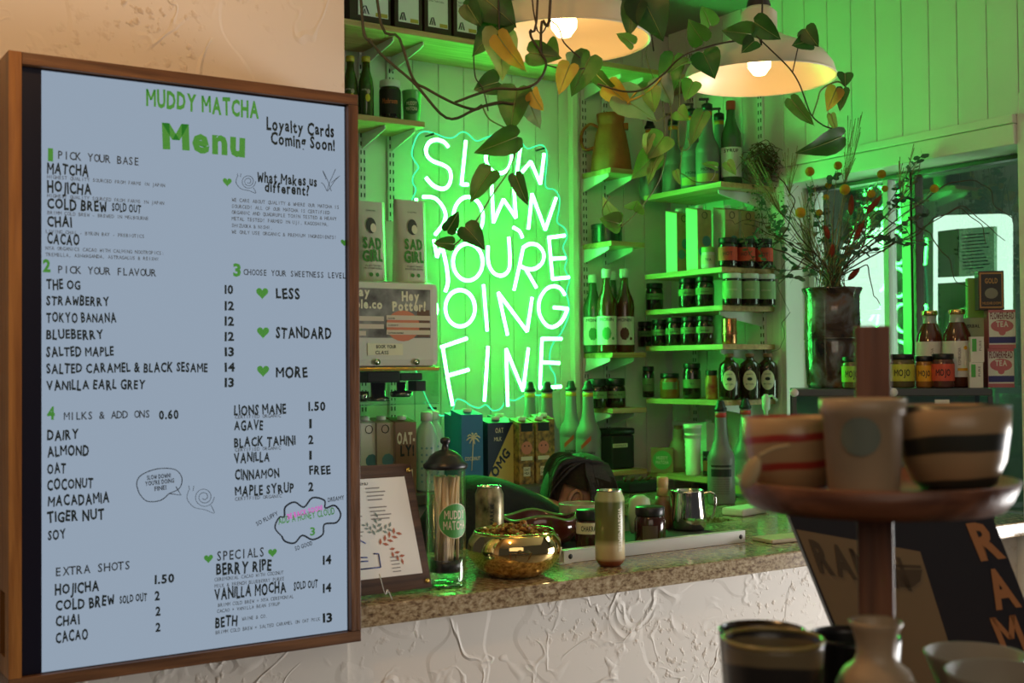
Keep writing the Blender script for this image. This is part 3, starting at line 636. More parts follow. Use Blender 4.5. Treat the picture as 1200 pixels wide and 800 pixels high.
# --- tall bottles on the top right shelf
zs = ET[0]; xm = 2.90
for px, bm_, cap, l, xo in ((762, BO, 'cone', 'farthest tall grey bottle on the top right shelf, beside the jug', -.02), (789, BO, 'pump', 'second tall grey pump bottle from the jug', .01), (811, BYL, 'pump', 'tall grey pump bottle half hidden by a hanging leaf', -.045),
                        (829, BO, 'pump', 'tallest looking grey pump bottle, green lit, in front on the top right shelf', -.055), (843, BO, 'pump', 'grey pump bottle behind, beside the clear red capped bottle', .09)):
    x = xm+xo; puree(x, YX(px, x, zs+.15), zs, l, bm_, cap, h=.29, r=.041, lab='logo' if px in (811, 829) else '')
def glass_bottle(x, y, z, label, h=.30, r=.036, body=SYR, capm=LIDW, lab=None, words='MONIN', art=None, name='syrup_bottle'):
    t = cyl_thing(name, label, 'bottle', x, y, z); k = h/.30
    P = [(0, 0), (r*.94, 0), (r, .006), (r, .165), (r*.94, .185), (r*.60, .215), (.0155, .24), (.0140, .275), (0, .275)]
    part('bottle_body', ('gb', h, r, body.name), lambda: lathe([(a, b_*k) for a, b_ in P], 24), body, t)
    part('bottle_cap', ('gc', h), lambda: lathe([(0, .268*k), (.0155, .268*k), (.0165, .272*k), (.0165, .298*k), (.0145, .30*k), (0, .30*k)], 18), capm, t)
    fn = lambda X, Z: (r*1.015*math.sin(X/r), -r*1.015*math.cos(X/r), Z)
    if lab:
        part('bottle_label', ('gl', r, lab.name), lambda: quad(-r*1.25, r*1.25, .028, .13, fn=fn, nx=10), lab, t)
        fn2 = lambda X, Z: (r*1.022*math.sin(X/r), -r*1.022*math.cos(X/r), Z)
        part('label_lettering', ('glt', r, words), lambda: text(words, 0, .112, .052, .0115, bold=.02, fn=fn2, align='c'), INK, t)
        if art: part('label_picture', ('gla', r, art.name), lambda: disc(0, .068, .017, fn=fn2, n=9, bm=disc(.024, .050, .006, fn=fn2, n=7), rz=.024), art, t)
    return t
FOL = mat('printed_foliage', (.10, .30, .12), .6); CHOC = mat('printed_chocolate', (.14, .04, .03), .6)
zb = NT[2]
glass_bottle(XY(695, 3.50, zb+.1), 3.50, zb, 'leftmost syrup bottle on the small corner shelf', h=.285, lab=WHITEP, art=FOL, body=GLASSG)
glass_bottle(XY(711, 3.425, zb+.1), 3.425, zb, 'syrup bottle with a green leaf picture on its label, in the middle', h=.30, lab=WHITEP, art=FOL)
glass_bottle(XY(718, 3.505, zb+.1), 3.505, zb, 'clear syrup bottle standing behind the labelled ones', h=.30, r=.03, body=GLASSG)
glass_bottle(XY(732, 3.435, zb+.1), 3.435, zb, 'syrup bottle with a chocolate picture on its label', h=.305, lab=WHITEP, art=CHOC)
x = 2.91; glass_bottle(x, YX(857, x, zs+.1), zs, 'clear glass bottle with a red cap at the end of the top right shelf', h=.295, body=GLASSG, capm=mat('red_cap', (.5, .05, .03), .4), lab=WHITEP, words='SYRUP')
# jug
t = thing('jug', 'terracotta jug with a loop handle on the small corner shelf', 'jug', (XY(716, 3.46, .78), 3.46, NT[0]+.0005), face(2.7, 3.46))
TER = mat('terracotta', (.48, .10, .03), .6, var=.25, vscale=14, bump=.3, bscale=30)
obj('jug_body', lathe([(0, 0), (.068, 0), (.075, .008), (.070, .06), (.056, .14), (.047, .168), (.046, .172), (.050, .19), (.052, .212), (.048, .212), (.045, .19), (.042, .17), (0, .10)], 32), TER, t)
obj('jug_handle', tube(spline([(-.046, 0, .165), (-.075, 0, .178), (-.102, 0, .155), (-.108, 0, .115), (-.095, 0, .085), (-.062, 0, .092)], 5), .0055, 8), TER, t)
obj('jug_spout', prism([(-.014, .155), (.014, .155), (0, .180)], 'yz', .045, .064), TER, t)
# dark tin
x = XY(711, 3.46, .49); t = cyl_thing('storage_tin', 'round dark tin with ribbed side on the small corner shelf under the jug', 'tin', x, 3.46, NT[1])
obj('tin_body', lathe([(0, 0), (.054, 0)]+[(.056-.0012*(i % 2), .004+i*.004) for i in range(15)]+[(.054, .064), (0, .064)], 32), mat('dark_green_tin', (.02, .028, .02), .25), t)
obj('tin_lid', lathe([(.057, .052), (.0575, .066), (.055, .0672), (0, .067)], 32), mat('dark_tin_lid', (.015, .018, .014), .3), t)
def jar(x, y, z, label, r=.034, h=.085, body=BUMPY, lid=BLACK, lab=None, words=None, name='jar', lz=(.2, .62), group=None, wcol=None, lidh=.018, wcap=.009, rz=None, lw=1.2, ww=None):
    t = cyl_thing(name, label, 'jar', x, y, z, rz=rz, group=group); hb = h-lidh
    part('jar_body', ('jb', r, h, body.name), lambda: lathe([(0, 0), (r*.9, 0), (r, .005), (r, hb-.012), (r*.9, hb-.003), (r*.86, hb+.001), (0, hb+.001)], 24), body, t)
    part('jar_lid', ('jl', r, h, lid.name), lambda: lathe([(0, hb+.0005), (r*.93, hb+.0005), (r*.95, hb+.003), (r*.95, h-.002), (r*.91, h), (0, h)], 24), lid, t)
    if lab:
        fn = lambda X, Z: (r*1.015*math.sin(X/r), -r*1.015*math.cos(X/r), Z)
        part('jar_label', ('jla', r, h, lab.name), lambda: quad(-r*lw, r*lw, h*lz[0], h*lz[1], fn=fn, nx=12), lab, t)
        if words:
            fn2 = lambda X, Z: (r*1.03*math.sin(X/r), -r*1.03*math.cos(X/r), Z)
            part('label_lettering', ('jlt', r, words), lambda: text(words, 0, h*(lz[0]+lz[1])/2-wcap/2, ww or min(r*1.6, len(words)*wcap*.9), wcap, bold=.02, fn=fn2, align='c'), wcol or INK, t)
    return t
# right shelf 2: milk cartons, white jar, red jars
CARD = mat('tan_carton_print', (.52, .34, .16), .6, col2=(.40, .26, .13), vscale=30)
def carton(x, y, z, label, w=.066, d=.066, h=.225, m=WHITEP, capm=LIDW, rz=0, words=None, group=None, wm=INK, art=None, name='milk_carton', slant=True, wz=.6, wcap=.014, sidem=None, lift=0):
    t = thing(name, label, 'carton', (x, y, z+.0008+lift), rz, group)
    part('carton_body', ('cb', w, d, h, m.name, slant), lambda: (prism([(-d/2, 0), (d/2, 0), (d/2, h), (-d/2, h-.014)], 'yz', -w/2, w/2) if slant else box(-w/2, w/2, -d/2, d/2, 0, h, .001)), m, t)
    if capm: part('carton_cap', 'cc', lambda: lathe([(0, 0), (.013, 0), (.014, .002), (.014, .012), (0, .013)], 14), capm, t, (0, -.004, h-.007 if slant else h))
    if sidem: part('side_panel', ('cs', d, h, sidem.name), lambda: (lambda bm: (bm.faces.new([bm.verts.new(p) for p in ((0, d/2-.001, .002), (0, -d/2+.001, .002), (0, -d/2+.001, h-.017), (0, d/2-.001, h-.004))]), bm)[1])(bmesh.new()), sidem, t, (-w/2-.0006, 0, 0))
    if words:
        for i, ww in enumerate(words): obj('lettering', text(ww, 0, h*wz-i*wcap*1.35, w*.8, wcap, bold=.02, align='c'), wm, t, (0, -d/2-.0008, 0))
    if art: art(t, w, d, h)
    return t
z2 = ET[1]
def koi(t, w, d, h):
    obj('carton_picture', disc(.008, h*.45, .020, n=9, bm=disc(-.012, h*.28, .018, n=8)), mat('printed_blue', (.10, .25, .30), .6), t, (0, -d/2-.0009, 0))
    obj('carton_mark', tube([(.012*math.cos(i*.785), 0, .012*math.sin(i*.785)) for i in range(8)], .0012, 4, closed=True), INK, t, (.0, -d/2-.001, h-.032))
MINTC = mat('pale_mint_carton', (.60, .66, .50), .6)
for px, xo, m, l in ((795, 2.845, MINTC, 'farthest pale milk carton on the right wall shelf'), (819, 2.845, MINTC, 'pale green lit milk carton in front, beside the small white jar'), (851, 2.925, CARD, 'tan illustrated milk carton behind the red labelled jars'), (870, 3.000, CARD, 'tan illustrated milk carton nearest the window post')):
    yy_ = YX(px, xo, z2+.1); carton(xo, yy_, z2, l, w=.064, d=.06, h=.222, m=CARD, sidem=MINTC, rz=0, art=koi, lift=0)
x = 2.83; jar(x, YX(830, x, z2), z2, 'small pale jar with green lid in front of the milk cartons', r=.024, h=.075, body=WHITEP, lid=mat('lid_green', (.3, .55, .15), .4), words='TEA', lab=CREAMP, wcap=.008)
for i, (px, x) in enumerate(((853, 2.845), (874, 2.915), (895, 2.985))):
    jar(x, YX(px, x, z2), z2, ('red labelled jar nearest the milk cartons', 'middle one of the three red labelled jars', 'red labelled jar nearest the window post')[i], r=.0325, h=.1, lab=RED, words='HOT', lz=(.22, .68), lw=1.4, wcap=.012, wcol=INK, lid=BLACK)
z3 = ET[2]
for i, (px, x) in enumerate(((858, 2.850), (879, 2.920), (898, 2.990))):
    jar(x, YX(px, x, z3), z3, ('green labelled jar with white lid at the left end of its row', 'green labelled jar with white lid, middle of its row', 'green labelled jar with white lid nearest the window post')[i], r=.0325, h=.108, lab=LG, words='SPREAD', lz=(.2, .76), lw=1.4, wcap=.006, wcol=CREAMP, lid=LIDW)
for i, (px, x, zz, r, h, k) in enumerate(((767, 2.86, z3, .032, .10, 0), (806, 2.84, z3, .032, .105, 1), (826, 2.84, z3, .032, .105, 2), (756, 2.905, ET[3], .028, .095, 3), (773, 2.84, ET[3], .03, .095, 4), (790, 2.84, ET[3], .03, .1, 5), (808, 2.84, ET[3], .03, .1, 6), (826, 2.84, ET[3], .03, .1, 7))):
    L = ['dark jar at the far end of the green labelled jars\' shelf', 'dark jar with a green lit band, left of the white lidded jars', 'dark jar right beside the white lidded green labelled jars', 'farthest dark jar on the copper tin\'s shelf',
         'second farthest dark jar on the copper tin\'s shelf', 'middle dark jar on the copper tin\'s shelf', 'dark jar two places left of the copper tin', 'dark jar just left of the copper tin']
    jar(x, YX(px, x, zz+.04), zz, L[i], r=r, h=h, lab=mat('olive_label', (.16, .24, .10), .6), words='ORGANIC', wcap=.005, lz=(.40, .62), lw=1.5)
x = 2.856; t = cyl_thing('copper_tin', 'shiny copper coloured tin on the right wall shelf below the white lidded jars', 'tin', x, YX(855, x, ET[3]), ET[3])
obj('tin_body', lathe([(0, 0), (.024, 0), (.025, .002), (.025, .085), (.024, .087), (0, .087)], 24), mat('copper', (.75, .30, .14), .22, 1), t)
obj('tin_ring', lathe([(.0253, .03), (.0262, .034), (.0253, .038)], 24), mat('copper_ring', (.55, .2, .1), .3, 1), t)
z5 = ET[4]
for i, (px, x) in enumerate(((855, 2.852), (879, 2.928), (900, 3.001))):
    r = .0355; t = cyl_thing('flagon', ('dark flagon with oval cream label, left of its row', 'dark flagon with oval cream label, middle of its row', 'dark flagon with oval cream label nearest the window post')[i], 'bottle', x, YX(px, x, z5), z5)
    part('flagon_body', 'fl', lambda: lathe([(0, 0), (.032, 0), (r, .006), (r, .105), (.031, .122), (.018, .132), (.013, .137), (.013, .145), (0, .145)], 26), GLASSD, t)
    part('flagon_cork', 'fk', lambda: lathe([(.0125, .144), (.015, .1455), (.015, .156), (0, .157)], 16), mat('cork', (.25, .13, .06), .7), t)
    fn = lambda X, Z: (r*1.015*math.sin(X/r), -r*1.015*math.cos(X/r), Z); fn2 = lambda X, Z: (r*1.03*math.sin(X/r), -r*1.03*math.cos(X/r), Z)
    part('oval_label', 'fo', lambda: disc(0, .066, .0235, fn=fn, rz=.034), CREAMP, t)
    part('label_picture', 'fp', lambda: disc(0, .070, .009, fn=fn2, rz=.006, n=9), INK, t)
    part('label_lettering', 'ft', lambda: text('BITTERS', 0, .05, .026, .005, bold=.01, fn=fn2, align='c', bm=text('AROMATIC', 0, .084, .022, .004, bold=.01, fn=fn2, align='c')), INK, t)
AMB = mat('amber_honey', (.30, .09, .02), .15, coat=.5)
jar(2.86, YX(760, 2.86, z5), z5, 'small tall bottle-like jar at the far end of the flagon shelf', r=.022, h=.115, words='TAMARI', lab=mat('olive_label', (.16, .24, .10), .6), wcap=.005, lid=BLACK)
jar(2.85, YX(785, 2.85, z5), z5, 'amber honey jar with dark lid on the flagon shelf', r=.036, h=.09, body=AMB, lab=mat('olive_label', (.16, .24, .10), .6), lz=(.35, .65), lw=.8)
jar(2.855, YX(811, 2.855, z5), z5, 'tall dark jar between the honey jar and the striped tin', r=.032, h=.125, lab=mat('olive_label', (.16, .24, .10), .6), words='TEA', wcap=.006, lz=(.3, .55))
jar(2.848, YX(834, 2.848, z5), z5, 'narrow yellow and red labelled jar left of the flagons', r=.021, h=.10, body=mat('yellow_red_wrap', (.55, .30, .05), .5, col2=(.4, .04, .02), vscale=30), lid=BLACK)
z6 = NT[3]
for i, px in enumerate((700, 722)): jar(XY(px-1, 3.44, z6+.03), 3.44, z6, ('dark jar on the small corner shelf, next to the puree bottle neck', 'dark jar at the outer end of the small corner shelf')[i], r=.037, h=.105, lab=mat('olive_label', (.16, .24, .10), .6), words='HERBAL TEA', wcap=.006, lz=(.32, .56), lw=1.5, lidh=.026)
# canister, low right shelf goods
x = XY(722, 3.45, -.3); t = cyl_thing('canister', 'black canister with a narrow white label on the lowest corner shelf', 'canister', x, 3.45, NT[4], rz=0)
obj('canister_body', box(-.052, .052, -.042, .042, 0, .122, .008), BLACKM, t); obj('canister_lid', box(-.054, .054, -.044, .044, .1225, .146, .008), BLACK, t)
obj('canister_label', box(-.048, .018, -.0440, -.0426, .078, .092), CREAMP, t); obj('label_lettering', text('CHOCOLATE', -.044, .0815, .055, .006), INK, t, (0, -.0446, 0))
zl = -.387
t = cyl_thing('stoneware_bottle', 'beige stoneware flask at the far end of the lowest right shelf', 'bottle', 2.90, 3.335, zl); obj('flask_body', lathe([(0, 0), (.036, 0), (.042, .02), (.040, .075), (.028, .105), (.018, .12), (.018, .15), (0, .152)], 24), mat('beige_stoneware', (.36, .29, .17), .5), t)
obj('flask_stopper', lathe([(.015, .1525), (.016, .165), (0, .166)], 14), mat('cork', (.25, .13, .06), .7), t)
x = 2.822; yb = YX(776, x, zl+.05); t = thing('gift_box', 'brown box with a round green badge on the lowest right shelf', 'box', (x, yb, zl+.0008), face(x, yb))
obj('box_body', box(-.040, .040, -.02, .02, 0, .088, .001), mat('kraft_board', (.30, .18, .08), .7), t); obj('round_badge', disc(0, .045, .034), GREENP, t, (0, -.0208, 0))
obj('badge_lettering', text('MUDDY', 0, .047, .04, .012, bold=.03, align='c', bm=text('MATCHA', 0, .031, .046, .012, bold=.03, align='c')), CREAMP, t, (0, -.0214, 0))
carton(2.995, YX(803, 2.995, zl+.1), zl, 'white carton left behind the white cup stack', w=.07, h=.175, m=WHITEP, slant=False, capm=None)
carton(2.985, YX(829, 2.985, zl+.1), zl, 'white carton with a spout cap behind the white cup stack', w=.068, h=.175, m=WHITEP, slant=False)
x = 2.832; t = cyl_thing('cup_stack', 'tall stack of white cups on the lowest right shelf', 'cups', x, YX(812, x, zl+.1), zl)
obj('stacked_cups', lathe([(0, 0), (.024, 0)]+[q for i in range(9) for q in ((.0245+.0003*i, .004+i*.018), (.0275+.0003*i, .020+i*.018))]+[(.0335, .178), (.031, .178), (.027, .12), (0, .12)], 24), mat('waxed_white', (.75, .78, .66), .5), t)
jar(2.855, YX(829, 2.855, zl), zl, 'little red labelled jar beside the white cup stack', r=.016, h=.085, lab=mat('rust_label', (.3, .08, .03), .6))
t = cyl_thing('white_pump', 'white plastic pump dispenser before the flagons', 'pump', 2.86, YX(898, 2.86, -.2), CT+.0)
obj('pump_bottle', lathe([(0, 0), (.03, 0), (.032, .005), (.032, .12), (.02, .145), (.012, .15), (.012, .20), (0, .20)], 20), LIDW, t)
obj('pump_stem', lathe([(0, .2005), (.014, .2005), (.014, .23), (.006, .235), (.006, .29), (.012, .295), (.014, .335), (.006, .345), (0, .345)], 16), LIDW, t); obj('pump_spout', tube([(0, 0, .335), (.02, -.01, .34), (.035, -.02, .325)], .004, 8), LIDW, t)
# small black things under the lowest shelf
t = thing('tool_caddy', 'black caddy of small tools under the lowest right shelf', 'caddy', (2.72, 3.32, CT+.0008)); obj('caddy_body', box(-.10, .06, -.05, .05, 0, .035, .006), BLACKM, t)
for i in range(4): obj('tool_handle', tube([(-.08+.03*i, 0, .0355), (-.09+.04*i, -.01, .05)], .006, 8), mat('dark_wood_handle', (.12, .05, .02), .5), t)
# ================================================================== BACK BENCH CARTONS
def bx(px, y): return XY(px, y, -.2)
def face_art(words, colr, ax=0, zf=.6, cap=.02):
    def f(t, w, d, h):
        for i, s in enumerate(words): obj('lettering', text(s, ax, h*zf-i*cap*1.25, w*.82, cap, bold=.05, align='c'), colr, t, (0, -d/2-.0009, 0))
    return f
OATB = mat('oat_brown', (.22, .12, .07), .6); OATG = mat('oat_grey_tan', (.42, .33, .25), .6); BLUE = mat('carton_blue', (.02, .17, .38), .5); NAVY = mat('carton_navy', (.015, .03, .07), .5)
YELL = mat('carton_yellow', (.62, .52, .16), .6); HEX = mat('gold_hex_print', (.50, .28, .07), .6, col2=(.08, .05, .03), vscale=60); PNK = mat('pink_face_print', (.65, .22, .16), .6)
def tri(t, w, d, h):
    obj('triangle_print', prism([(-w*.5, 0.002), (w*.5, 0.002), (w*.5, h*.9), (w*.42, h*.9), (-w*.5, h*.12)], 'xz', -.0005, 0), YELL, t, (0, -d/2-.0008, 0))
    obj('lettering', text('OMG', 0, 0, .095, .034, bold=.045, fn=lambda X, Z: (-.022+X*.60-Z*.62, -.0008, h*.10+X*.80+Z*.60)), NAVY, t, (0, -d/2-.0008, 0))
    obj('small_lettering', text('OAT', -.006, h*.78, .030, .016, bold=.02, align='c', bm=text('MILK', -.012, h*.66, .028, .012, bold=.02, align='c')), CREAMP, t, (0, -d/2-.0010, 0))
def palm(t, w, d, h):
    bm = tube([(-.004, 0, .05), (0, 0, .10), (.003, 0, .15)], .0025, 4)
    for a in range(8):
        th = a*.785+.2; tube(spline([(.003, 0, .15), (.003+.014*math.cos(th), 0, .155+.012*math.sin(th)), (.003+.026*math.cos(th), 0, .147+.016*math.sin(th))], 3), [.001]+[.003]*5+[.0008], 4, bm)
    for v in bm.verts: v.co.y *= .1
    obj('palm_picture', bm, CREAMP, t, (0, -d/2-.0012, 0)); obj('lettering', text('COCONUT', 0, .082, .056, .011, bold=.03, align='c'), CREAMP, t, (0, -d/2-.0016, 0))
def faces(t, w, d, h):
    obj('face_print', disc(0, h*.55, .021, n=14, bm=None), PNK, t, (0, -d/2-.0009, 0))
    obj('face_details', quad(-.022, .022, h*.80, h*.93, bm=disc(.008, h*.58, .003, n=6, bm=disc(-.008, h*.58, .003, n=6))), INK, t, (0, -d/2-.0014, 0))
    obj('label_patch', quad(-.013, .013, h*.12, h*.26, bm=quad(-.022, .022, h*.36, h*.42)), CREAMP, t, (0, -d/2-.0012, 0))
    obj('patch_lettering', text('OAT', 0, h*.20, .02, .008, bold=.02, align='c', bm=text('MILK', 0, h*.145, .02, .008, bold=.02, align='c')), INK, t, (0, -d/2-.0016, 0))
def oatly(t, w, d, h):
    obj('lettering', text('OAT-', 0, h*.66, .060, .032, bold=.06, align='c'), CREAMP, t, (0, -d/2-.001, 0)); obj('dark_lettering', text('LY!', .004, h*.50, .046, .030, bold=.06, align='c'), INK, t, (0, -d/2-.001, 0))
    obj('square_label', quad(-.018, .022, h*.14, h*.32), CREAMP, t, (0, -d/2-.001, 0)); obj('label_lettering', text('OAT', .002, h*.24, .028, .013, bold=.04, align='c', bm=text('MILK', .002, h*.155, .03, .013, bold=.04, align='c')), INK, t, (0, -d/2-.0016, 0))
GT = mat('green_carton_top', (.10, .30, .12), .5)
HC = .235
rows = [(427, 3.20, WHITEP, 'pale illustrated oat carton beside the menu frame', koi, GT, .07, OATG), (446, 3.19, OATG, 'grey tan oat carton second from the menu frame', koi, LIDW, .07, OATG), (470, 3.18, OATB, 'brown oat milk carton with big white lettering', oatly, LIDW, .09, OATG)]
for px, y, m, l, art, cm_, w_, sm in rows: carton(bx(px, y), y, BZ, l, w=w_*.78, d=.06, h=.225, m=m, capm=cm_, art=art, sidem=sm)
LBL = mat('pale_teal_bottle', (.42, .60, .55), .3)
for i, px in enumerate((500, 517)):
    x = bx(px, 3.2); t = cyl_thing('milk_bottle', ('pale plastic milk bottle left of the blue coconut carton, left of the pair', 'pale plastic milk bottle touching the blue coconut carton')[i], 'bottle', x-.006+.006*i, 3.19+.06*i, BZ)
    part('bottle_body', 'mkb', lambda: lathe([(0, 0), (.030, 0), (.033, .006), (.033, .165), (.026, .19), (.017, .203), (.015, .21), (0, .21)], 22), LBL, t)
    part('bottle_cap', 'mkc', lambda: lathe([(0, .2105), (.018, .2105), (.018, .236), (.016, .238), (0, .238)], 18), LIDW, t)
    part('bottle_dots', 'mkd', lambda: (lambda bm: [disc(-.015+.015*(j % 3), .03+.02*(j//3), .004, n=6, bm=bm, fn=wrap(.0336)) for j in range(18)] and bm)(bmesh.new()), mat('dot_print', (.15, .35, .42), .5), t)
carton(bx(537, 3.36), 3.36, BZ, 'blue coconut milk carton standing behind, mostly hidden', w=.066, h=.225, m=BLUE, capm=LIDW)
carton(bx(547, 3.24), 3.24, BZ, 'blue coconut milk carton with a white palm tree', w=.078, h=.238, m=BLUE, capm=LIDW, art=palm)
carton(bx(580, 3.24), 3.24, BZ, 'navy oat milk carton with a yellow triangle and large letters', w=.098, d=.07, h=.210, m=NAVY, capm=LIDW, art=tri)
carton(bx(600, 3.23)+.002, 3.31, BZ, 'navy milk carton behind the patterned cartons', w=.05, h=.215, m=NAVY, capm=GT)
carton(bx(605.5, 3.22)+.004, 3.20, BZ, 'left of the two gold patterned oat cartons with a pink face', w=.056, d=.06, h=.208, m=HEX, capm=GT, art=faces)
carton(bx(624.5, 3.22)+.006, 3.20, BZ, 'right of the two gold patterned oat cartons with a pink face', w=.056, d=.06, h=.208, m=HEX, capm=GT, art=faces)
carton(bx(625.5, 3.32)-.004, 3.265, BZ, 'gold patterned carton behind the pink faced pair', w=.056, d=.06, h=.214, m=HEX, capm=GT)
# ================================================================== TOP LEFT SHELVES
DB = mat('dark_brown_box', (.045, .018, .010), .5)
zt = 1.048
for i, (a, b_) in enumerate(((409, 458), (462, 495), (497, 529), (531, 563), (566, 594))):
    y = 3.36; x0, x1 = XY(a, 3.285, zt+.1), XY(b_, 3.285, zt+.1); wv = x1-x0
    t = thing('product_box', ('dark boxed product with white label at the left end of the top shelf', 'dark boxed product second from the left on the top shelf', 'dark boxed product in the middle of the top shelf row', 'dark boxed product fourth from the left, leaf in front', 'dark boxed product at the right end, behind the hanging leaves')[i], 'box', ((x0+x1)/2, y, zt+.0008))
    obj('box_body', box(-wv/2+.0012, wv/2-.0012, -.075, .08, 0, .17, .002), DB, t)
    lw = wv*.36; lo = .01 if i == 0 else 0
    obj('white_label', quad(-lw+lo, lw+lo, .022, .14), WHITEP, t, (0, -.0758, 0)); obj('yellow_tag', quad(lw*.15+lo, lw*.95+lo, .024, .036), mat('gold_tag', (.5, .38, .06), .5), t, (0, -.0764, 0))
    obj('label_mark', tube([(-lw*.85+lo, 0, .028), (-lw*.65+lo, 0, .050), (-lw*.5+lo, 0, .052), (-lw*.3+lo, 0, .028)], .0018, 4, bm=tube([(-lw*.66+lo, 0, .028), (-lw*.58+lo, 0, .042), (-lw*.5+lo, 0, .028)], .0014, 4)), INK, t, (0, -.0768, 0))
    obj('label_lettering', text('Small Batch', -lw*.9+lo, .112, lw*.9, .007, bold=0, bm=text('Direct Trade Coffee', -lw*.9+lo, .102, lw*1.5, .006, bold=0)), INK, t, (0, -.0764, 0))
zsx = .783
for i, (px, h, y) in enumerate(((410.5, .205, 3.44), (429, .195, 3.42))):
    t = cyl_thing('soft_drink_bottle', ('green glass drink bottle with yellow cap, next to the stucco wall', 'green glass drink bottle with yellow cap, beside the dark jar')[i], 'bottle', XY(px, y, .85), y, zsx); r = .0245
    part('bottle_body', 'sdb', lambda: lathe([(0, 0), (.023, 0), (r, .004), (r, .10), (.022, .125), (.013, .158), (.012, .182), (0, .182)], 22), mat('olive_glass', (.05, .075, .012), .1, coat=.5), t)
    part('bottle_cap', 'sdc', lambda: lathe([(0, .1825), (.014, .1825), (.014, .198), (.0125, .20), (0, .20)], 16), mat('yellow_cap', (.6, .5, .06), .4), t)
    part('fruit_print', 'sdf', lambda: disc(.006, .065, .008, fn=wrap(.0249), rz=.013, n=10), mat('lemon_print', (.7, .6, .03), .5), t)
    part('face_print', 'sdg', lambda: disc(.008, .085, .006, fn=wrap(.0249), rz=.008, n=9), mat('portrait_print', (.45, .35, .25), .5), t)
    part('label_lettering', 'sdt', lambda: text('LEMON', -.006, .088, .016, .005, fn=wrap(.0249), align='c', bold=.02), CREAMP, t)
x = XY(457, 3.43, .85); jar(x, 3.43, zsx, 'large dark glass jar with white lid and orange script, upper left shelf', r=.0355, h=.135, body=mat('smoked_jar', (.03, .02, .012), .1, coat=.5), lid=LIDW, lab=mat('black_label', (.02, .012, .008), .5), words='Mushroom', wcol=mat('orange_script', (.6, .16, .04), .5), wcap=.016, lz=(.18, .78), lidh=.022, ww=.05)
x = XY(482.5, 3.43, .83); t = cyl_thing('takeaway_cup', 'green takeaway cup with a round dark badge on the upper left shelf', 'cup', x, 3.43, zsx)
obj('cup_body', lathe([(0, 0), (.024, 0), (.026, .004), (.031, .108), (.0325, .11), (.031, .112), (.029, .108), (0, .10)], 24), mat('green_cup', (.16, .45, .14), .3), t)
cf = lambda X, Z: (.0305*math.sin(X/.0305), -.0305*math.cos(X/.0305), Z); cf2 = lambda X, Z: (.0311*math.sin(X/.0305), -.0311*math.cos(X/.0305), Z)
obj('round_badge', disc(0, .058, .027, fn=cf), mat('badge_green', (.03, .15, .04), .5), t)
obj('badge_lettering', text('MUDDY', 0, .061, .034, .012, bold=.03, align='c', fn=cf2, bm=text('MATCHA', 0, .044, .038, .012, bold=.03, align='c', fn=cf2)), CREAMP, t)
# ================================================================== CUP SEALING MACHINE AND POUCHES
YM = 3.10
x0 = XY(380, YM, .2); x1 = XY(515, YM, .2); zt_, zb_ = W(460, 329, 'y', YM).z, W(470, 430, 'y', YM).z
MW = mat('machine_white', (.62, .60, .54), .35)
m = thing('sealing_machine', 'white sealing machine with a printed poster, in front of the neon sign', 'machine', ((x0+x1)/2, YM, 0)); mx = (x0+x1)/2; hw = (x1-x0)/2
obj('machine_housing', box(-hw, hw, 0, .32, zb_, zt_, .022), MW, m)
obj('machine_back', box(-hw+.05, hw-.06, .3205, YN-YM-.02, zb_+.02, zt_-.02, .004), MW, m)
obj('brass_strip', box(-hw+.03, hw-.002, -.002, .3, zb_-.011, zb_-.0005, .003), mat('brass_strip', (.7, .42, .08), .25, 1), m)
zc0 = W(470, 472, 'y', YM).z
cg = clear('clear_guard', (.93, .97, .94), .04)
obj('clear_guard', box(-hw+.02, hw-.003, .0, .003, zc0, zb_-.012), cg, m); obj('clear_guard', box(hw-.006, hw-.003, .0035, .28, zc0, zb_-.012), cg, m)
obj('base_plate', box(-hw+.02, hw-.003, .0, .28, zc0-.006, zc0-.0005, .001), clear('clear_base', (.8, .9, .85), .15), m)
mech = mat('dark_mechanism', (.05, .045, .04), .3, .8)
def mxp(px): return XY(px, YM+.1, -.1)-mx
obj('piston', box(mxp(424), mxp(462), .06, .16, zb_-.045, zb_-.012, .004), mech, m); obj('piston_cup', lathe([(0, zc0+.004), (.034, zc0+.004), (.034, zc0+.012), (.022, zc0+.018), (.022, zb_-.046), (0, zb_-.046)], 20), mat('steel_mech', (.3, .28, .26), .25, 1), m, (mxp(445), .11, 0))
obj('seal_arm', box(mxp(462), mxp(488), .06, .14, zb_-.04, zb_-.018, .004), mech, m); obj('seal_arm', box(mxp(478), mxp(490), .05, .10, zb_-.072, zb_-.041, .003), mech, m)
obj('seal_die', lathe([(0, -.0), (.03, 0), (.034, .006), (.034, .016), (.014, .020), (.014, .045), (0, .045)], 20), mat('steel_mech', (.3, .28, .26), .25, 1), m, (mxp(472), .11, zb_-.09))
obj('roller', lathe([(0, 0), (.016, 0), (.016, .03), (0, .03)], 16), CHROME, m, (mxp(424), .09, zc0+.004))
for i, px in enumerate((441.5, 487.5)):
    p = W(px, 424, 'y', YM); s = lathe([(0, 0), (.009, 0), (.009, .006), (0, .006)], 12); bmesh.ops.rotate(s, cent=(0, 0, 0), matrix=Matrix.Rotation(math.pi/2, 3, 'X'), verts=s.verts); obj('screw_cap', s, CHROME, m, (p.x-mx, -.0005, p.z))
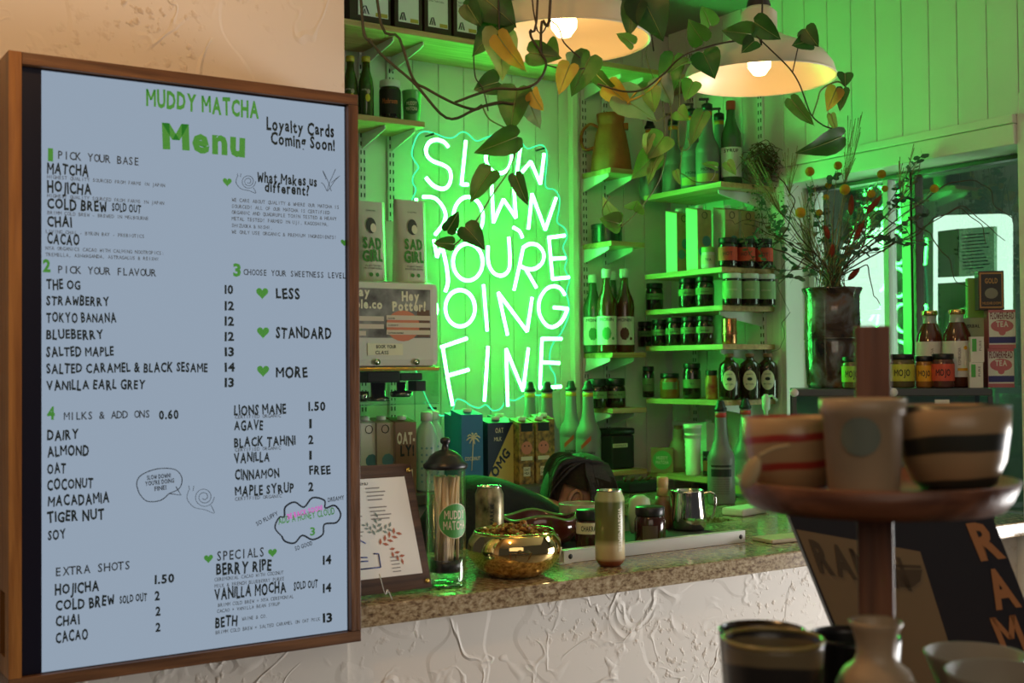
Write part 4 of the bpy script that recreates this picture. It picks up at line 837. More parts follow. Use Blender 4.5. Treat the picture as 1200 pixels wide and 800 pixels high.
# poster
def mq(px, py): p = W(px, py, 'y', YM); return p.x-mx, p.z
pa, pb_, pc_, pd = mq(405, 333), mq(504, 340.5), mq(504, 396), mq(405, 393)
X0, X1, Z1, Z0 = pa[0], pb_[0], pb_[1]+.002, pc_[1]
post = obj('poster', quad(X0, X1, Z0, Z1, -.0012), mat('poster_grey', (.30, .29, .27), .6, col2=(.06, .05, .045), vscale=14), m)
obj('poster_shape', disc((X0+X1)/2+.045, Z0+.035, .055, -.0018, n=20, rz=.045), mat('poster_coral', (.60, .19, .10), .6), post)
obj('poster_shape', quad(X1-.045, X1-.004, Z0+.003, Z1-.06, -.0016), mat('poster_brown', (.13, .06, .03), .6), post)
WP = CREAMP
z_ = lambda py: mq(480, py)[1]
obj('poster_lettering', tilt if False else text('Hey', mq(468, 0)[0], z_(352), .058, .026, bold=.05, jit=.5, y=-.0024, bm=text('Potter!', mq(457, 0)[0], z_(364), .11, .026, bold=.05, jit=.5, y=-.0024)), WP, post)
obj('poster_lettering', text('ay', mq(418, 0)[0], z_(348), .035, .024, bold=.05, y=-.0024, bm=text('ple.co', mq(414, 0)[0], z_(362), .085, .024, bold=.05, jit=.4, y=-.0024)), WP, post)
pb2 = bmesh.new()
for z0 in (372.5, 381, 389.5):
    box(mq(450, 0)[0], mq(501, 0)[0], -.0028, -.002, z_(z0+2.6), z_(z0-2.8), 0, pb2)
for z0, e in ((374, 447), (383, 447), (391, 426)): box(mq(418, 0)[0], mq(e, 0)[0], -.0028, -.002, z_(z0+2.6), z_(z0-2.8), 0, pb2)
obj('form_boxes', pb2, mat('poster_pale', (.62, .52, .42), .6), post, kind='stuff')
obj('form_lettering', text('NAME', mq(452, 0)[0], z_(374), .022, .004, y=-.0032, bm=text('CLASS DATE', mq(452, 0)[0], z_(382), .032, .004, y=-.0032, bm=text('BOOKING NUMBER', mq(452, 0)[0], z_(391), .05, .004, y=-.0032))), INK, post)
obj('taped_note', box(mq(428, 0)[0], mq(469, 0)[0], -.0020, -.0006, z_(416), z_(402.5)), CREAMP, m)
obj('note_lettering', text('BOOK YOUR', mq(438, 0)[0], z_(408), .064, .010, bold=.012, jit=.6, y=-.0026, bm=text('CLASS', mq(437, 0)[0], z_(415), .042, .010, bold=.012, jit=.6, y=-.0026)), INK, m)
PCH = mat('kraft_white_pouch', (.58, .58, .46), .45, var=.12, vscale=10)
def pouch(pxc, y, label, w=.115, h=.235, plain=False):
    x = XY(pxc, y, zt_+.1); t = thing('pouch', label, 'pouch', (x, y, zt_+.001))
    bm = bmesh.new(); nx, nz = 8, 10; G1 = []
    for s in (-1, 1):
        G = [[bm.verts.new(((i/nx-.5)*w*(1-.10*(j/nz)), s*(.004+.034*math.sin(math.pi*i/nx)**.7*(1-(j/nz))**.6)*(0 if i in (0, nx) else 1)-.0, j/nz*h+ (0 if j else 0))) for i in range(nx+1)] for j in range(nz+1)]
        for j in range(nz):
            for i in range(nx): f = bm.faces.new((G[j][i], G[j][i+1], G[j+1][i+1], G[j+1][i])) if s < 0 else bm.faces.new((G[j][i], G[j+1][i], G[j+1][i+1], G[j][i+1])); f.smooth = True
    bmesh.ops.remove_doubles(bm, verts=bm.verts, dist=.0004); obj('pouch_body', bm, PCH, t)
    if plain: return
    fy = lambda X, Z: (X, -(.0058+.034*max(0, math.cos(X/w*math.pi))**.7*max(0, (1-Z/h))**.6), Z)
    obj('pouch_lettering', text('SAD', 0, .098, .060, .030, bold=.08, align='c', fn=fy, jit=.6, bm=text('GIRL', 0, .060, .066, .032, bold=.08, align='c', fn=fy, jit=.6)), mat('pouch_green', (.05, .26, .04), .5), t)
    pic = disc(-.002, .165, .016, n=14, fn=fy, rz=.024); obj('portrait_picture', pic, mat('pouch_ink', (.05, .06, .05), .6), t); obj('portrait_face', disc(.004, .158, .010, n=10, fn=lambda X, Z: (fy(X, Z)[0], fy(X, Z)[1]-.001, Z), rz=.014), CREAMP, t)
    obj('small_lettering', text('PLANT BASED', 0, .044, .05, .005, bold=0, align='c', fn=fy, bm=text('PROTEIN BLEND', 0, .036, .06, .005, bold=0, align='c', fn=fy, bm=text('COFFEE', 0, .208, .03, .004, bold=0, align='c', fn=fy))), INK, t)
    obj('round_marks', disc(-.010, .020, .006, n=10, fn=fy, bm=disc(.010, .020, .006, n=10, fn=fy)), mat('pouch_green', (.05, .26, .04), .5), t)
pouch(432, 3.19, 'white stand up pouch with green lettering, partly behind the menu frame', h=.238)
pouch(480, 3.17, 'white stand up pouch with green lettering, in front of the neon sign', w=.118, h=.248)
pouch(456, 3.31, 'plain backed pouch standing behind the two lettered ones', w=.09, h=.20, plain=True)
# ================================================================== COUNTER ITEMS
def cpt(px, y): return XY(px, y, CT)
# framed paper menu on a wire easel (leans back)
x0 = XY(398, 2.10, -.3); y = 2.10; tilt = .14
fp = [W(395, 541, 'y', y), W(487, 541, 'y', y), W(507, 692, 'y', y)]
mf = thing('paper_menu_stand', 'paper menu on a brown board with brass pins, beside the straw jar', 'menu', (1.075, 2.09, CT+.004)); mf.rotation_euler = (-.20, 0, 0)
mf.rotation_euler = (-.16, .0, -.0)
ux0 = -.13; BRD = wood('dark_stained_board', (.05, .026, .016), (.12, .065, .035), 'x')
def lean(poly): return poly
BP = [(-.13, .004), (.098, .004), (.072, .252), (-.13, .252)]
obj('board', prism(BP, 'xz', 0, .012), BRD, mf)
obj('paper_sheet', prism([(-.13, .034), (.078, .034), (.055, .226), (-.13, .226)], 'xz', -.0022, -.0004), WHITEP, mf)
pm_ = bmesh.new()
def pl(u, v): return (u-.13*v+.012, -.0028, .034+v)        # slanted sheet frame
rows_ = []
for colx, n0, n1 in ((-.085, 0, 13), (-.022, 0, 9)):
    for i in range(n0, n1):
        if i in (4, 9, 13): continue
        v0 = .172-i*.0075; wv = .030+.016*((i*37 % 10)/10)
        vs = [pm_.verts.new(pl(colx+a, v0+b_)) for a, b_ in ((0, 0), (wv, 0), (wv, .0022), (0, .0022))]; pm_.faces.new(vs)
for i in range(5): vs = [pm_.verts.new(pl(.002+a, .036-i*.007+b_)) for a, b_ in ((0, 0), (.018, 0), (.018, .0018), (0, .0018))]; pm_.faces.new(vs)
obj('paper_print', pm_, mat('paper_grey_ink', (.25, .23, .22), .7), mf, kind='stuff')
obj('paper_lettering', text('DRINKS & MENU', 0, 0, .07, .005, bold=.01, fn=lambda X, Z: pl(-.085+X, .180+Z)), INK, mf)
MARK = mat('blue_marker', (.02, .04, .16), .6)
for a, b_ in (((-.080, .092), (-.044, .068)), ((-.070, .043), (-.046, .041)), ((-.070, .035), (-.046, .034)), ((-.068, .020), (-.022, .020)), ((-.022, .020), (-.021, .046)), ((-.032, .047), (-.021, .046))):
    obj('marker_stroke', tube([Vector(pl(*a))+Vector((0, .0015, 0)), Vector(pl(*b_))+Vector((0, .0015, 0))], .0019, 5), MARK, mf)
def sprig(cx, cz, m, n, s, ang):
    bm = bmesh.new()
    for i in range(n):
        a = ang+(-1)**i*.8; bx_ = cx+s*.45*i*math.cos(ang); bz_ = cz+s*.45*i*math.sin(ang)
        P = [(0, 0), (.5, .22), (1, 0), (.5, -.22)]; bm.faces.new([bm.verts.new(pl(bx_+s*(u*math.cos(a)-v_*math.sin(a)), bz_+s*(u*math.sin(a)+v_*math.cos(a)))) for u, v_ in P])
    return obj('leaf_print', bm, m, mf, kind='stuff')
GRP = mat('grey_green_print', (.20, .27, .24), .7); RSP = mat('rust_print', (.42, .13, .07), .7)
sprig(-.020, .082, GRP, 7, .013, 1.2); sprig(-.008, .088, GRP, 5, .012, .3); sprig(-.014, .062, RSP, 8, .014, .5); sprig(.004, .052, RSP, 6, .013, -.7); sprig(-.026, .088, GRP, 5, .010, 2.2)
for u, v_ in ((.066, .238), (.088, .018)): obj('brass_pin', lathe([(0, -.003), (.004, -.002), (.005, 0), (0, 0)], 12), mat('brass', (.7, .45, .12), .25, 1), mf, (u, -.0015, v_), (math.pi/2, 0, 0))
WIRE = mat('clear_wire', (.6, .6, .58), .2, .6)
we_ = thing('wire_easel', 'thin wire easel holding up the paper menu', 'easel', (1.0, 2.08, CT+.001))
for dx in (-.035, .045): obj('wire_leg', tube(spline([(dx, -.012, .05), (dx+.006, -.024, .012), (dx+.012, -.022, .02), (dx+.018, -.03, .0)], 4), .0012, 5), WIRE, we_)
obj('wire_back', tube([(-.035, .05, .001), (.045, .05, .001)], .0012, 5), WIRE, we_)
# straw jar
xj, yj = cpt(523, 2.125), 2.125
SJ = clear('straw_jar_glass', (.985, .995, .985), .02)
t = thing('straw_jar', 'tall clear straw dispenser with a domed black lid and green badge', 'jar', (xj, yj, CT+.0008), face(xj, yj)); rj = .0405; hj = .236
obj('glass_cylinder', lathe([(rj, 0), (rj, hj), (rj-.003, hj), (rj-.003, .012), (0, .010)], 40), SJ, t)
obj('glass_base', lathe([(0, .0), (rj-.001, .0), (rj-.001, .008), (0, .009)], 40), clear('thick_glass_base', (.55, .8, .6), .12), t)
obj('inner_cup', lathe([(0, .030), (rj-.006, .030), (rj-.006, .055), (rj-.008, .055), (rj-.008, .033), (0, .033)], 32), BLACK, t)
obj('jar_lid', lathe([(0, hj+.001), (rj+.002, hj+.001), (rj+.005, hj+.004), (rj+.005, hj+.010), (rj-.003, hj+.016), (rj-.008, hj+.026), (.020, hj+.036), (.008, hj+.040), (.006, hj+.050), (.010, hj+.054), (.0105, hj+.060), (.007, hj+.064), (0, hj+.065)], 36), BLACK, t)
fn = lambda X, Z: ((rj+.0006)*math.sin(X/rj), -(rj+.0006)*math.cos(X/rj), Z); fn2 = lambda X, Z: ((rj+.0012)*math.sin(X/rj), -(rj+.0012)*math.cos(X/rj), Z)
obj('badge_ring', disc(.020, .135, .0355, fn=fn, n=32), CREAMP, t); fnb = lambda X, Z: ((rj+.0009)*math.sin(X/rj), -(rj+.0009)*math.cos(X/rj), Z)
obj('round_badge', disc(.020, .135, .034, fn=fnb, n=32), GREENP, t)
obj('badge_lettering', text('MUDDY', .020, .139, .046, .017, bold=.02, align='c', fn=fn2, jit=.4), CREAMP, t); obj('badge_lettering', text('MATCHA', .020, .118, .050, .017, bold=.02, align='c', fn=fn2, jit=.4), CREAMP, t)
STRAW = mat('bamboo_straw', (.88, .64, .36), .6, var=.25, vscale=30)
for i in range(38):
    a = random.uniform(0, 6.28); r0 = random.uniform(.004, .026); a2 = a+random.uniform(-.9, .9)+ (2.4 if i % 3 == 0 else 0); r1 = random.uniform(.010, .029)
    s_ = thing if 0 else None
    o = obj('straw', tube([(0, 0, 0), (r1*math.cos(a2)-r0*math.cos(a), r1*math.sin(a2)-r0*math.sin(a), .188)], .0033, 6, cap=True), STRAW, None, (xj+r0*math.cos(a), yj+r0*math.sin(a), CT+.0345))
    tag(o, 'slim tan straw standing in the tall clear jar with black lid', 'straw', 'straws in the clear jar')
# cans
def can(px, y, label, body, lab, h=.168, r=.033, words='FOREST DEW', wm=CREAMP, wpos=.55):
    x = cpt(px, y); t = cyl_thing('drink_can', label, 'can', x, y, CT)
    obj('can_body', lathe([(0, .002), (.022, .0), (.026, .003), (r, .014), (r, h-.018), (.0275, h-.006), (.0275, h-.003)], 32), body, t)
    obj('can_end', lathe([(.0275, h-.003), (.0285, h-.0015), (.0275, h), (.0255, h-.001), (.0245, h-.006), (0, h-.006)], 32), CHROME, t)
    obj('can_tab', box(-.008, .008, -.012, .010, h-.0055, h-.004, .0005), CHROME, t)
    if words:
        R_ = r*1.012; obj('can_lettering', text(words, 0, 0, .095, .0085, bold=.03, fn=lambda X, Z: (R_*math.sin((wpos*r-Z)/r), -R_*math.cos((wpos*r-Z)/r), .035+X)), wm, t)
    return t
g = bpy.data.materials.new('matcha_gradient_print'); g.use_nodes = True; nt = g.node_tree; bs = nt.nodes['Principled BSDF']; tc = nt.nodes.new('ShaderNodeTexCoord'); sx = nt.nodes.new('ShaderNodeSeparateXYZ'); rp = nt.nodes.new('ShaderNodeValToRGB')
nt.links.new(tc.outputs['Object'], sx.inputs[0]); ml = nt.nodes.new('ShaderNodeMath'); ml.operation = 'MULTIPLY'; ml.inputs[1].default_value = 1/.168; nt.links.new(sx.outputs[2], ml.inputs[0]); nt.links.new(ml.outputs[0], rp.inputs[0]); nt.links.new(rp.outputs[0], bs.inputs['Base Color'])
e = rp.color_ramp.elements; e[0].position = .07; e[0].color = (.22, .05, .015, 1); e[1].position = .87; e[1].color = (.40, .42, .20, 1)
for p_, c_ in ((.11, (.60, .46, .26, 1)), (.27, (.66, .56, .34, 1)), (.36, (.20, .19, .06, 1)), (.84, (.10, .13, .03, 1))): q = e.new(p_); q.color = c_
bs.inputs['Roughness'].default_value = .3
can(715, 2.125, 'tall can, dark green over cream over brown, standing before the aluminium bar', g, None, words='BREWED MATCHA', wpos=.85)
can(574, 2.36, 'tall can with black and gold artwork behind the golden bowl', mat('black_gold_art', (.50, .42, .22), .3, col2=(.03, .025, .015), vscale=22, metal=.3), None, words='YUZU SPARKLE', wm=INK, wpos=.3)
# golden bowl with granola
xb, yb = cpt(603, 2.15), 2.15
t = thing('golden_bowl', 'polished golden bowl full of granola at the counter edge', 'bowl', (xb, yb, CT+.0008)); GB = mat('polished_gold', (.85, .62, .26), .06, 1)
obj('bowl_body', lathe([(0, .001), (.050, .001), (.054, .003), (.075, .018), (.090, .040), (.0935, .056), (.090, .072), (.082, .084), (.078, .090), (.075, .088), (.080, .080), (.086, .060), (.080, .038), (.05, .012), (0, .010)], 56), GB, t)
obj('bowl_rim', tube([(.0772*math.cos(a*.1309), .0772*math.sin(a*.1309), .0895) for a in range(48)], .0018, 6, closed=True), GB, t)
bm = bmesh.new()
for i in range(170):
    a = random.uniform(0, 6.28); r_ = .066*math.sqrt(random.random()); z = .070+.020*(1-(r_/.07)**2)+random.uniform(0, .012)+(.008 if i % 17 == 0 else 0); s_ = random.uniform(.004, .0085)
    q = bmesh.ops.create_icosphere(bm, subdivisions=1, radius=s_)
    for v_ in q['verts']: v_.co = Vector((v_.co.x*random.uniform(.7, 1.3), v_.co.y, v_.co.z*.75))*random.uniform(.85, 1.15)+Vector((r_*math.cos(a), r_*math.sin(a), z))
tag(obj('granola', bm, mat('toasted_granola', (.50, .22, .04), .5, col2=(.14, .05, .012), vscale=120), None, t.location), 'heap of toasted golden granola filling the golden bowl', 'granola', kind='stuff')
t.scale = (1.09, 1.09, 1.05); bpy.data.objects['granola'].scale = (1.09, 1.09, 1.05)
# brown glazed dish
xb, yb = cpt(630, 2.44), 2.44; t = thing('glazed_dish', 'dark red brown glazed dish with wavy rim behind the golden bowl', 'dish', (xb, yb, CT+.0008), face(xb, yb)); GD = mat('red_brown_glaze', (.10, .022, .012), .12, var=.4, vscale=20, coat=.5)
def wavy(prof, n=44):
    bm = lathe(prof, n)
    for v in bm.verts:
        a = math.atan2(v.co.y, v.co.x); k = max(0, v.co.z/.075); v.co.x *= 1+.05*k*math.sin(3*a); v.co.z += .006*k*math.sin(4*a+1); v.co.y *= .75
    return bm
obj('dish_body', wavy([(0, .001), (.05, .001), (.085, .020), (.105, .045), (.104, .075), (.098, .080), (.092, .074), (.092, .05), (.07, .025), (0, .02)]), GD, t)
obj('dish_rim', wavy([(.103, .0765), (.098, .0815), (.093, .077)]), mat('green_rim_glaze', (.15, .22, .08), .2), t)
# cream cup, jars, bamboo whisk, pitcher on a black mat
x, y = cpt(679, 2.46), 2.46; t = cyl_thing('stoneware_cup', 'speckled cream stoneware cup behind the labelled cacao jar', 'cup', x, y, CT); obj('cup_body', lathe([(0, 0), (.03, 0), (.044, .02), (.050, .05), (.052, .095), (.050, .097), (.048, .094), (.045, .05), (.03, .02), (0, .015)], 36), mat('cream_speckle', (.42, .38, .26), .25, var=.25, vscale=60), t)
DJ = mat('cacao_brown_jar', (.045, .014, .008), .15, coat=.4)
t = jar(cpt(690, 2.30), 2.30, CT, 'brown jar with black lid and hand lettered white label, left of the tall green can', r=.031, h=.102, body=DJ, lab=CREAMP, words='CHAKRA', lz=(.46, .72), wcap=.012, lidh=.024, ww=.036)
t = jar(cpt(762, 2.30), 2.30, CT, 'large brown jar with wide black lid, right of the tall green can', r=.038, h=.096, body=DJ, lid=BLACK, lab=mat('faded_dark_label', (.09, .06, .04), .5), lz=(.15, .55), lw=.5, lidh=.022)
x, y = cpt(750, 2.47), 2.47; t = cyl_thing('pale_cup', 'small pale green cup peeping out behind the large brown jar', 'cup', x, y, CT); obj('cup_body', lathe([(0, 0), (.026, 0), (.032, .055), (.026, .093), (.012, .102), (0, .103)], 24), mat('pale_celadon', (.45, .55, .36), .3), t)
x, y = cpt(777, 2.50), 2.50; t = cyl_thing('bamboo_whisk', 'pale bamboo whisk handle standing upright behind the brown jar', 'whisk', x, y, CT); BAM = mat('pale_bamboo', (.55, .36, .16), .5)
obj('whisk_holder', lathe([(0, 0), (.026, 0), (.028, .03), (.022, .07), (.019, .09), (0, .09)], 20), mat('brown_holder', (.16, .08, .035), .4), t); obj('whisk_handle', lathe([(0, .091), (.0155, .091), (.0155, .112), (.0135, .114), (.0155, .117), (.0155, .140), (.013, .142), (0, .142)], 20), BAM, t)
t = thing('bar_mat', 'flat black bar mat under the steel pitcher', 'mat', (cpt(775, 2.43), 2.43, CT+.0006)); obj('mat_slab', box(-.36, .125, -.075, .075, 0, .006, .002), BLACKM, t)
x, y = cpt(807, 2.43), 2.43; t = thing('milk_pitcher', 'steel milk pitcher with handle on the black mat', 'pitcher', (x, y, CT+.008), face(x, y)); MP = mat('polished_steel', (.62, .58, .50), .1, 1)
def lip(bm):
    for v in bm.verts:
        if v.co.z > .07 and v.co.x < -.02: v.co.x -= (v.co.z-.07)*.25*max(0, 1-abs(v.co.y)/.014)
    return bm
obj('pitcher_body', lip(lathe([(0, 0), (.042, 0), (.047, .006), (.0475, .035), (.043, .070), (.0405, .098), (.041, .104), (.0385, .103), (.041, .07), (.045, .03), (0, .008)], 40)), MP, t)
obj('pitcher_handle', tube(spline([(.040, 0, .094), (.058, 0, .098), (.070, 0, .088), (.070, 0, .055), (.064, 0, .035), (.062, 0, .028)], 5), .0035, 8), MP, t)
# aluminium bar
xa, ya = XY(661, 2.205, CT), 2.205; xc = XY(869, 2.215, CT); t = thing('aluminium_bar', 'long white aluminium channel bar lying along the counter', 'bar', (xa, ya, CT+.0008)); L_ = xc-xa; h_ = .026
AL = mat('white_aluminium', (.74, .73, .70), .25, .2)
obj('channel', prism([(0, 0), (.020, 0), (.020, h_), (.0175, h_), (.0175, .0025), (.0025, .0025), (.0025, h_), (0, h_)], 'yz', .0, L_), AL, t)
obj('channel_top', box(0, L_, .0, .020, h_+.0004, h_+.003), AL, t); obj('end_cap', box(L_+.0003, L_+.003, 0, .02, 0, h_+.003), AL, t); obj('foot_tab', box(-.02, .012, -.012, -.0005, 0, .003), AL, t)
for u in (.018, L_-.012): obj('screw_hole', lathe([(0, -.002), (.0055, -.0018), (.006, 0), (0, 0)], 12), BLACK, t, (u, -.0003, h_/2+.001), (math.pi/2, 0, 0))
# papers and board near the display case
t = thing('serving_board', 'pale wooden board with a dark groove lying near the leaning poster', 'board', (cpt(922, 2.16)+.02, 2.16, CT+.0008), -.1); obj('board_slab', box(-.09, .15, -.03, .05, 0, .010, .003), mat('pale_board', (.5, .42, .28), .5), t)
t = thing('folded_napkins', 'white folded napkins in front of the grey puree bottles', 'napkins', (XY(905, 2.62, CT)-.12, 2.62, CT+.0008), .2); obj('napkin_stack', box(-.06, .07, -.04, .035, 0, .022, .006), WHITEP, t)
# ================================================================== DISPLAY CASE
dz = -.074; cA = Vector((2.615, 2.50, 0)); cB = Vector((3.012, 2.112, 0)); cu_ = (cB-cA).normalized(); cv_ = Vector((-cu_.y, cu_.x, 0)); CRZ = math.atan2(cu_.y, cu_.x); cW = (cB-cA).length; cDp = .21
def CP(px, off):
    k = (px-600)/FPX; P0 = cA+cv_*off; n0 = P0.dot(CR)-k*P0.dot(CF); n1 = cu_.dot(CR)-k*cu_.dot(CF); return P0-cu_*(n0/n1)
dc = thing('display_case', 'dark framed glass display case on the counter carrying jars and bottles', 'display case', tuple((cA+cB)/2+cv_*cDp/2+Vector((0, 0, CT+.0005))), CRZ); dw = cW/2; dd = cDp/2; dh = dz-CT-.0005
DFR = mat('charcoal_frame', (.075, .085, .095), .35, .3); GLs = clear('case_glass', (.80, .90, .88), .06)
obj('top_panel', box(-dw, dw, -dd, dd, dh-.022, dh, .003), DFR, dc); obj('bottom_frame', box(-dw, dw, -dd, dd, 0, .02, .002), DFR, dc)
for sx_ in (-1, 1):
    for sy in (-1, 1): obj('corner_post', box(sx_*dw-(.012 if sx_ > 0 else 0), sx_*dw+(.012 if sx_ < 0 else 0), sy*dd-(.012 if sy > 0 else 0), sy*dd+(.012 if sy < 0 else 0), .0205, dh-.0225), DFR, dc)
obj('glass_pane', box(-dw+.0125, dw-.0125, -dd+.004, -dd+.007, .021, dh-.023), GLs, dc); obj('glass_pane', box(-dw+.004, -dw+.007, -dd+.0125, dd-.0125, .021, dh-.023), GLs, dc)
obj('glass_pane', box(dw-.007, dw-.004, -dd+.0125, dd-.0125, .021, dh-.023), GLs, dc); obj('back_panel', box(-dw+.0125, dw-.0125, dd-.007, dd-.004, .021, dh-.023), mat('case_back', (.40, .46, .46), .5), dc)
obj('glass_shelf', box(-dw+.013, dw-.013, -dd+.02, dd-.02, .16, .165), clear('shelf_glass', (.7, .85, .8), .1), dc)
for u in (0.006, .285): obj('white_knob', lathe([(0, -.014), (.010, -.012), (.013, -.006), (.012, 0), (0, 0)], 16), mat('glossy_white', (.8, .8, .8), .2), dc, (-dw+u, -dd-.0005, dh-.011), (math.pi/2, 0, 0))
obj('price_tag', quad(.12, .16, dh-.045, dh-.032, -dd-.001), WHITEP, dc)
DZ = dz+.0005
# stoneware vase
xv, yv, _ = CP(976, .122); t = cyl_thing('stoneware_vase', 'tall dark glazed vase holding dried flowers on the display case', 'vase', xv, yv, DZ); rv = .083; hv = W(976, 338, 'y', yv).z-DZ
VG = bpy.data.materials.new('dark_ash_glaze'); VG.use_nodes = True; nt = VG.node_tree; bs = nt.nodes['Principled BSDF']; tc = nt.nodes.new('ShaderNodeTexCoord'); n_ = nt.nodes.new('ShaderNodeTexNoise'); n_.inputs['Scale'].default_value = 9; n_.inputs['Detail'].default_value = 5; n_.inputs['Distortion'].default_value = .6
rp = nt.nodes.new('ShaderNodeValToRGB'); nt.links.new(tc.outputs['Object'], n_.inputs[0]); nt.links.new(n_.outputs[0], rp.inputs[0]); nt.links.new(rp.outputs[0], bs.inputs['Base Color']); e = rp.color_ramp.elements; e[0].position = .35; e[0].color = (.012, .010, .010, 1); e[1].position = .72; e[1].color = (.42, .33, .24, 1)
for p_, c_ in ((.46, (.07, .045, .030, 1)), (.54, (.16, .17, .20, 1)), (.62, (.20, .09, .04, 1))): q = e.new(p_); q.color = c_
bs.inputs['Roughness'].default_value = .12; bs.inputs['Coat Weight'].default_value = .6
obj('vase_body', lathe([(0, 0), (rv*.88, 0), (rv*.93, .01), (rv*.97, hv*.2), (rv*1.0, hv*.45), (rv*.985, hv*.475), (rv*1.01, hv*.50), (rv*.97, hv*.8), (rv*.98, hv*.93), (rv*1.07, hv*.985), (rv*1.08, hv), (rv*1.0, hv*.99), (rv*.9, hv*.9), (rv*.88, hv*.1), (0, hv*.05)], 48), VG, t)
obj('vase_ridge', tube([(rv*1.005*math.cos(a*.1309), rv*1.005*math.sin(a*.1309), hv*.49) for a in range(48)], .0022, 6, closed=True), VG, t)
# mojo jars
YLM = mat('lime_label', (.55, .55, .06), .5); YOR = mat('orange_label', (.78, .40, .02), .5); LGR = mat('bright_green_label', (.30, .62, .05), .5); YRD = mat('scarlet_label', (.66, .09, .05), .5)
PKL = mat('pickle_jar_glass', (.12, .10, .035), .1, coat=.5); PKO = mat('orange_preserve', (.38, .16, .03), .1, coat=.5); PKR = mat('red_preserve', (.12, .04, .03), .1, coat=.5)
for px, y_, r, lm, bd, l in ((998, .018, .029, LGR, PKL, 'bright green labelled jar half hidden by the wooden post'), (1057, .045, .035, YLM, PKL, 'lime yellow labelled jar right of the wooden post'), (1083, .060, .0255, YOR, PKO, 'orange labelled jar between the lime and the red one'), (1105, .036, .0315, YRD, PKR, 'scarlet labelled jar in front of the brown tea bottles')):
    x, y_, _ = CP(px, y_); jar(x, y_, DZ, l, r=r, h=.098 if r > .03 else .092, body=bd, lid=BLACK, lab=lm, words='MOJO', lz=(.2, .70), lw=1.5, wcap=.019 if r > .027 else .016, ww=r*1.3, lidh=.016)
# brown tea bottles
TEA = mat('brown_tea', (.10, .022, .008), .08, coat=.6)
for px, y_, l, k in ((1090, .155, 'big brown tea bottle with plain label behind the orange jar', 0), (1122, .10, 'big brown tea bottle with a long white label, in front', 1)):
    x, y_, _ = CP(px, y_); t = cyl_thing('tea_bottle', l, 'bottle', x, y_, DZ); r = .042
    part('bottle_body', 'tb', lambda: lathe([(0, 0), (.038, 0), (.042, .006), (.042, .125), (.038, .155), (.026, .182), (.0215, .190)], 28), TEA, t)
    part('bottle_neck', 'tn', lambda: lathe([(.0215, .1902), (.020, .200), (.020, .213), (0, .213)], 24), mat('clear_neck_glass', (.35, .42, .38), .08, coat=.5), t)
    part('bottle_cap', 'tc', lambda: lathe([(0, .2135), (.0225, .2135), (.0235, .216), (.0235, .226), (.022, .228), (0, .228)], 24), GOLD, t)
    fn = wrap(r*1.012); fn2 = wrap(r*1.024)
    obj('bottle_label', quad(-.055, .055, .03 if k else .08, .135, fn=fn, nx=14), WHITEP, t)
    obj('label_lettering', text('KOMBUCHA', 0, 0, .05, .008, bold=.02, fn=lambda X, Z: fn2(.010-Z, .065+X)), mat('label_grey_print2', (.3, .28, .26), .6), t)
    if k: obj('label_patch', quad(.0, .030, .048, .056, fn=fn2, nx=4, bm=disc(.024, .115, .006, fn=fn2, n=8)), YOR, t)
# boxes right
def bbox(px, y_, z, w_, d_, h, m, l, rz=0, name='tea_box', art=None, cat='box'):
    q = CP(px, y_); t = thing(name, l, cat, (q.x, q.y, z), CRZ); obj('box_body', box(-w_/2, w_/2, 0, d_, 0, h, .0008), m, t)
    if art: art(t, w_, h)
    return t
PINKB = mat('pink_tea_print', (.55, .16, .20), .6)
def flower(t, w_, h):
    obj('white_field', quad(-w_*.5+.001, w_*.5-.001, h*.10, h*.93, -.0006), WHITEP, t)
    obj('pink_arch', disc(0, h*.58, w_*.42, -.0010, n=22, rz=h*.16), PINKB, t); obj('blue_band', quad(-w_*.5+.001, w_*.5-.001, h*.14, h*.30, -.0012), mat('blue_band', (.05, .05, .22), .6), t)
    obj('emblem', disc(0, h*.42, w_*.13, -.0014, n=14), PINKB, t); obj('box_lettering', text('FLOWERHEAD', 0, h*.76, w_*.88, h*.17, bold=.02, align='c', y=-.0016), mat('maroon_print', (.2, .04, .07), .6), t); obj('box_lettering', text('TEA', 0, h*.56, w_*.45, h*.14, bold=.03, align='c', y=-.0018), WHITEP, t)
bbox(1173, .06, DZ, .072, .07, .112, PINKB, 'lower of the two stacked pink and white tea boxes', art=flower)
bbox(1175, .062, DZ+.1125, .074, .07, .112, PINKB, 'upper of the two stacked pink and white tea boxes', art=flower)
def blk(t, w_, h):
    obj('gold_border', quad(-w_*.46, w_*.46, h*.04, h*.96, -.0006), mat('gold_print', (.45, .22, .05), .4), t); obj('black_field', quad(-w_*.40, w_*.40, h*.08, h*.92, -.0010), mat('black_field', (.02, .015, .012), .4), t)
    obj('swirl', disc(0, h*.42, w_*.26, -.0014, n=14, rz=h*.14), mat('grey_swirl', (.25, .22, .18), .5), t); obj('box_lettering', text('GOLD', 0, h*.68, w_*.5, h*.13, bold=.04, align='c', y=-.0018), mat('gold_print', (.45, .22, .05), .4), t); obj('box_lettering', text('MUSHROOM', 0, h*.13, w_*.7, h*.07, bold=.03, align='c', y=-.0018), mat('gold_print', (.45, .22, .05), .4), t)
bbox(1163, .065, DZ+.2255, .070, .06, .112, mat('black_gold_box', (.05, .02, .012), .4), 'black and gold box standing on top of the tea boxes', art=blk)
bbox(1146, .15, DZ+.206, .05, .04, .118, mat('lime_box', (.22, .45, .08), .5), 'lime green box behind the black and gold box')
GB2 = mat('green_cream_box', (.40, .50, .28), .5)
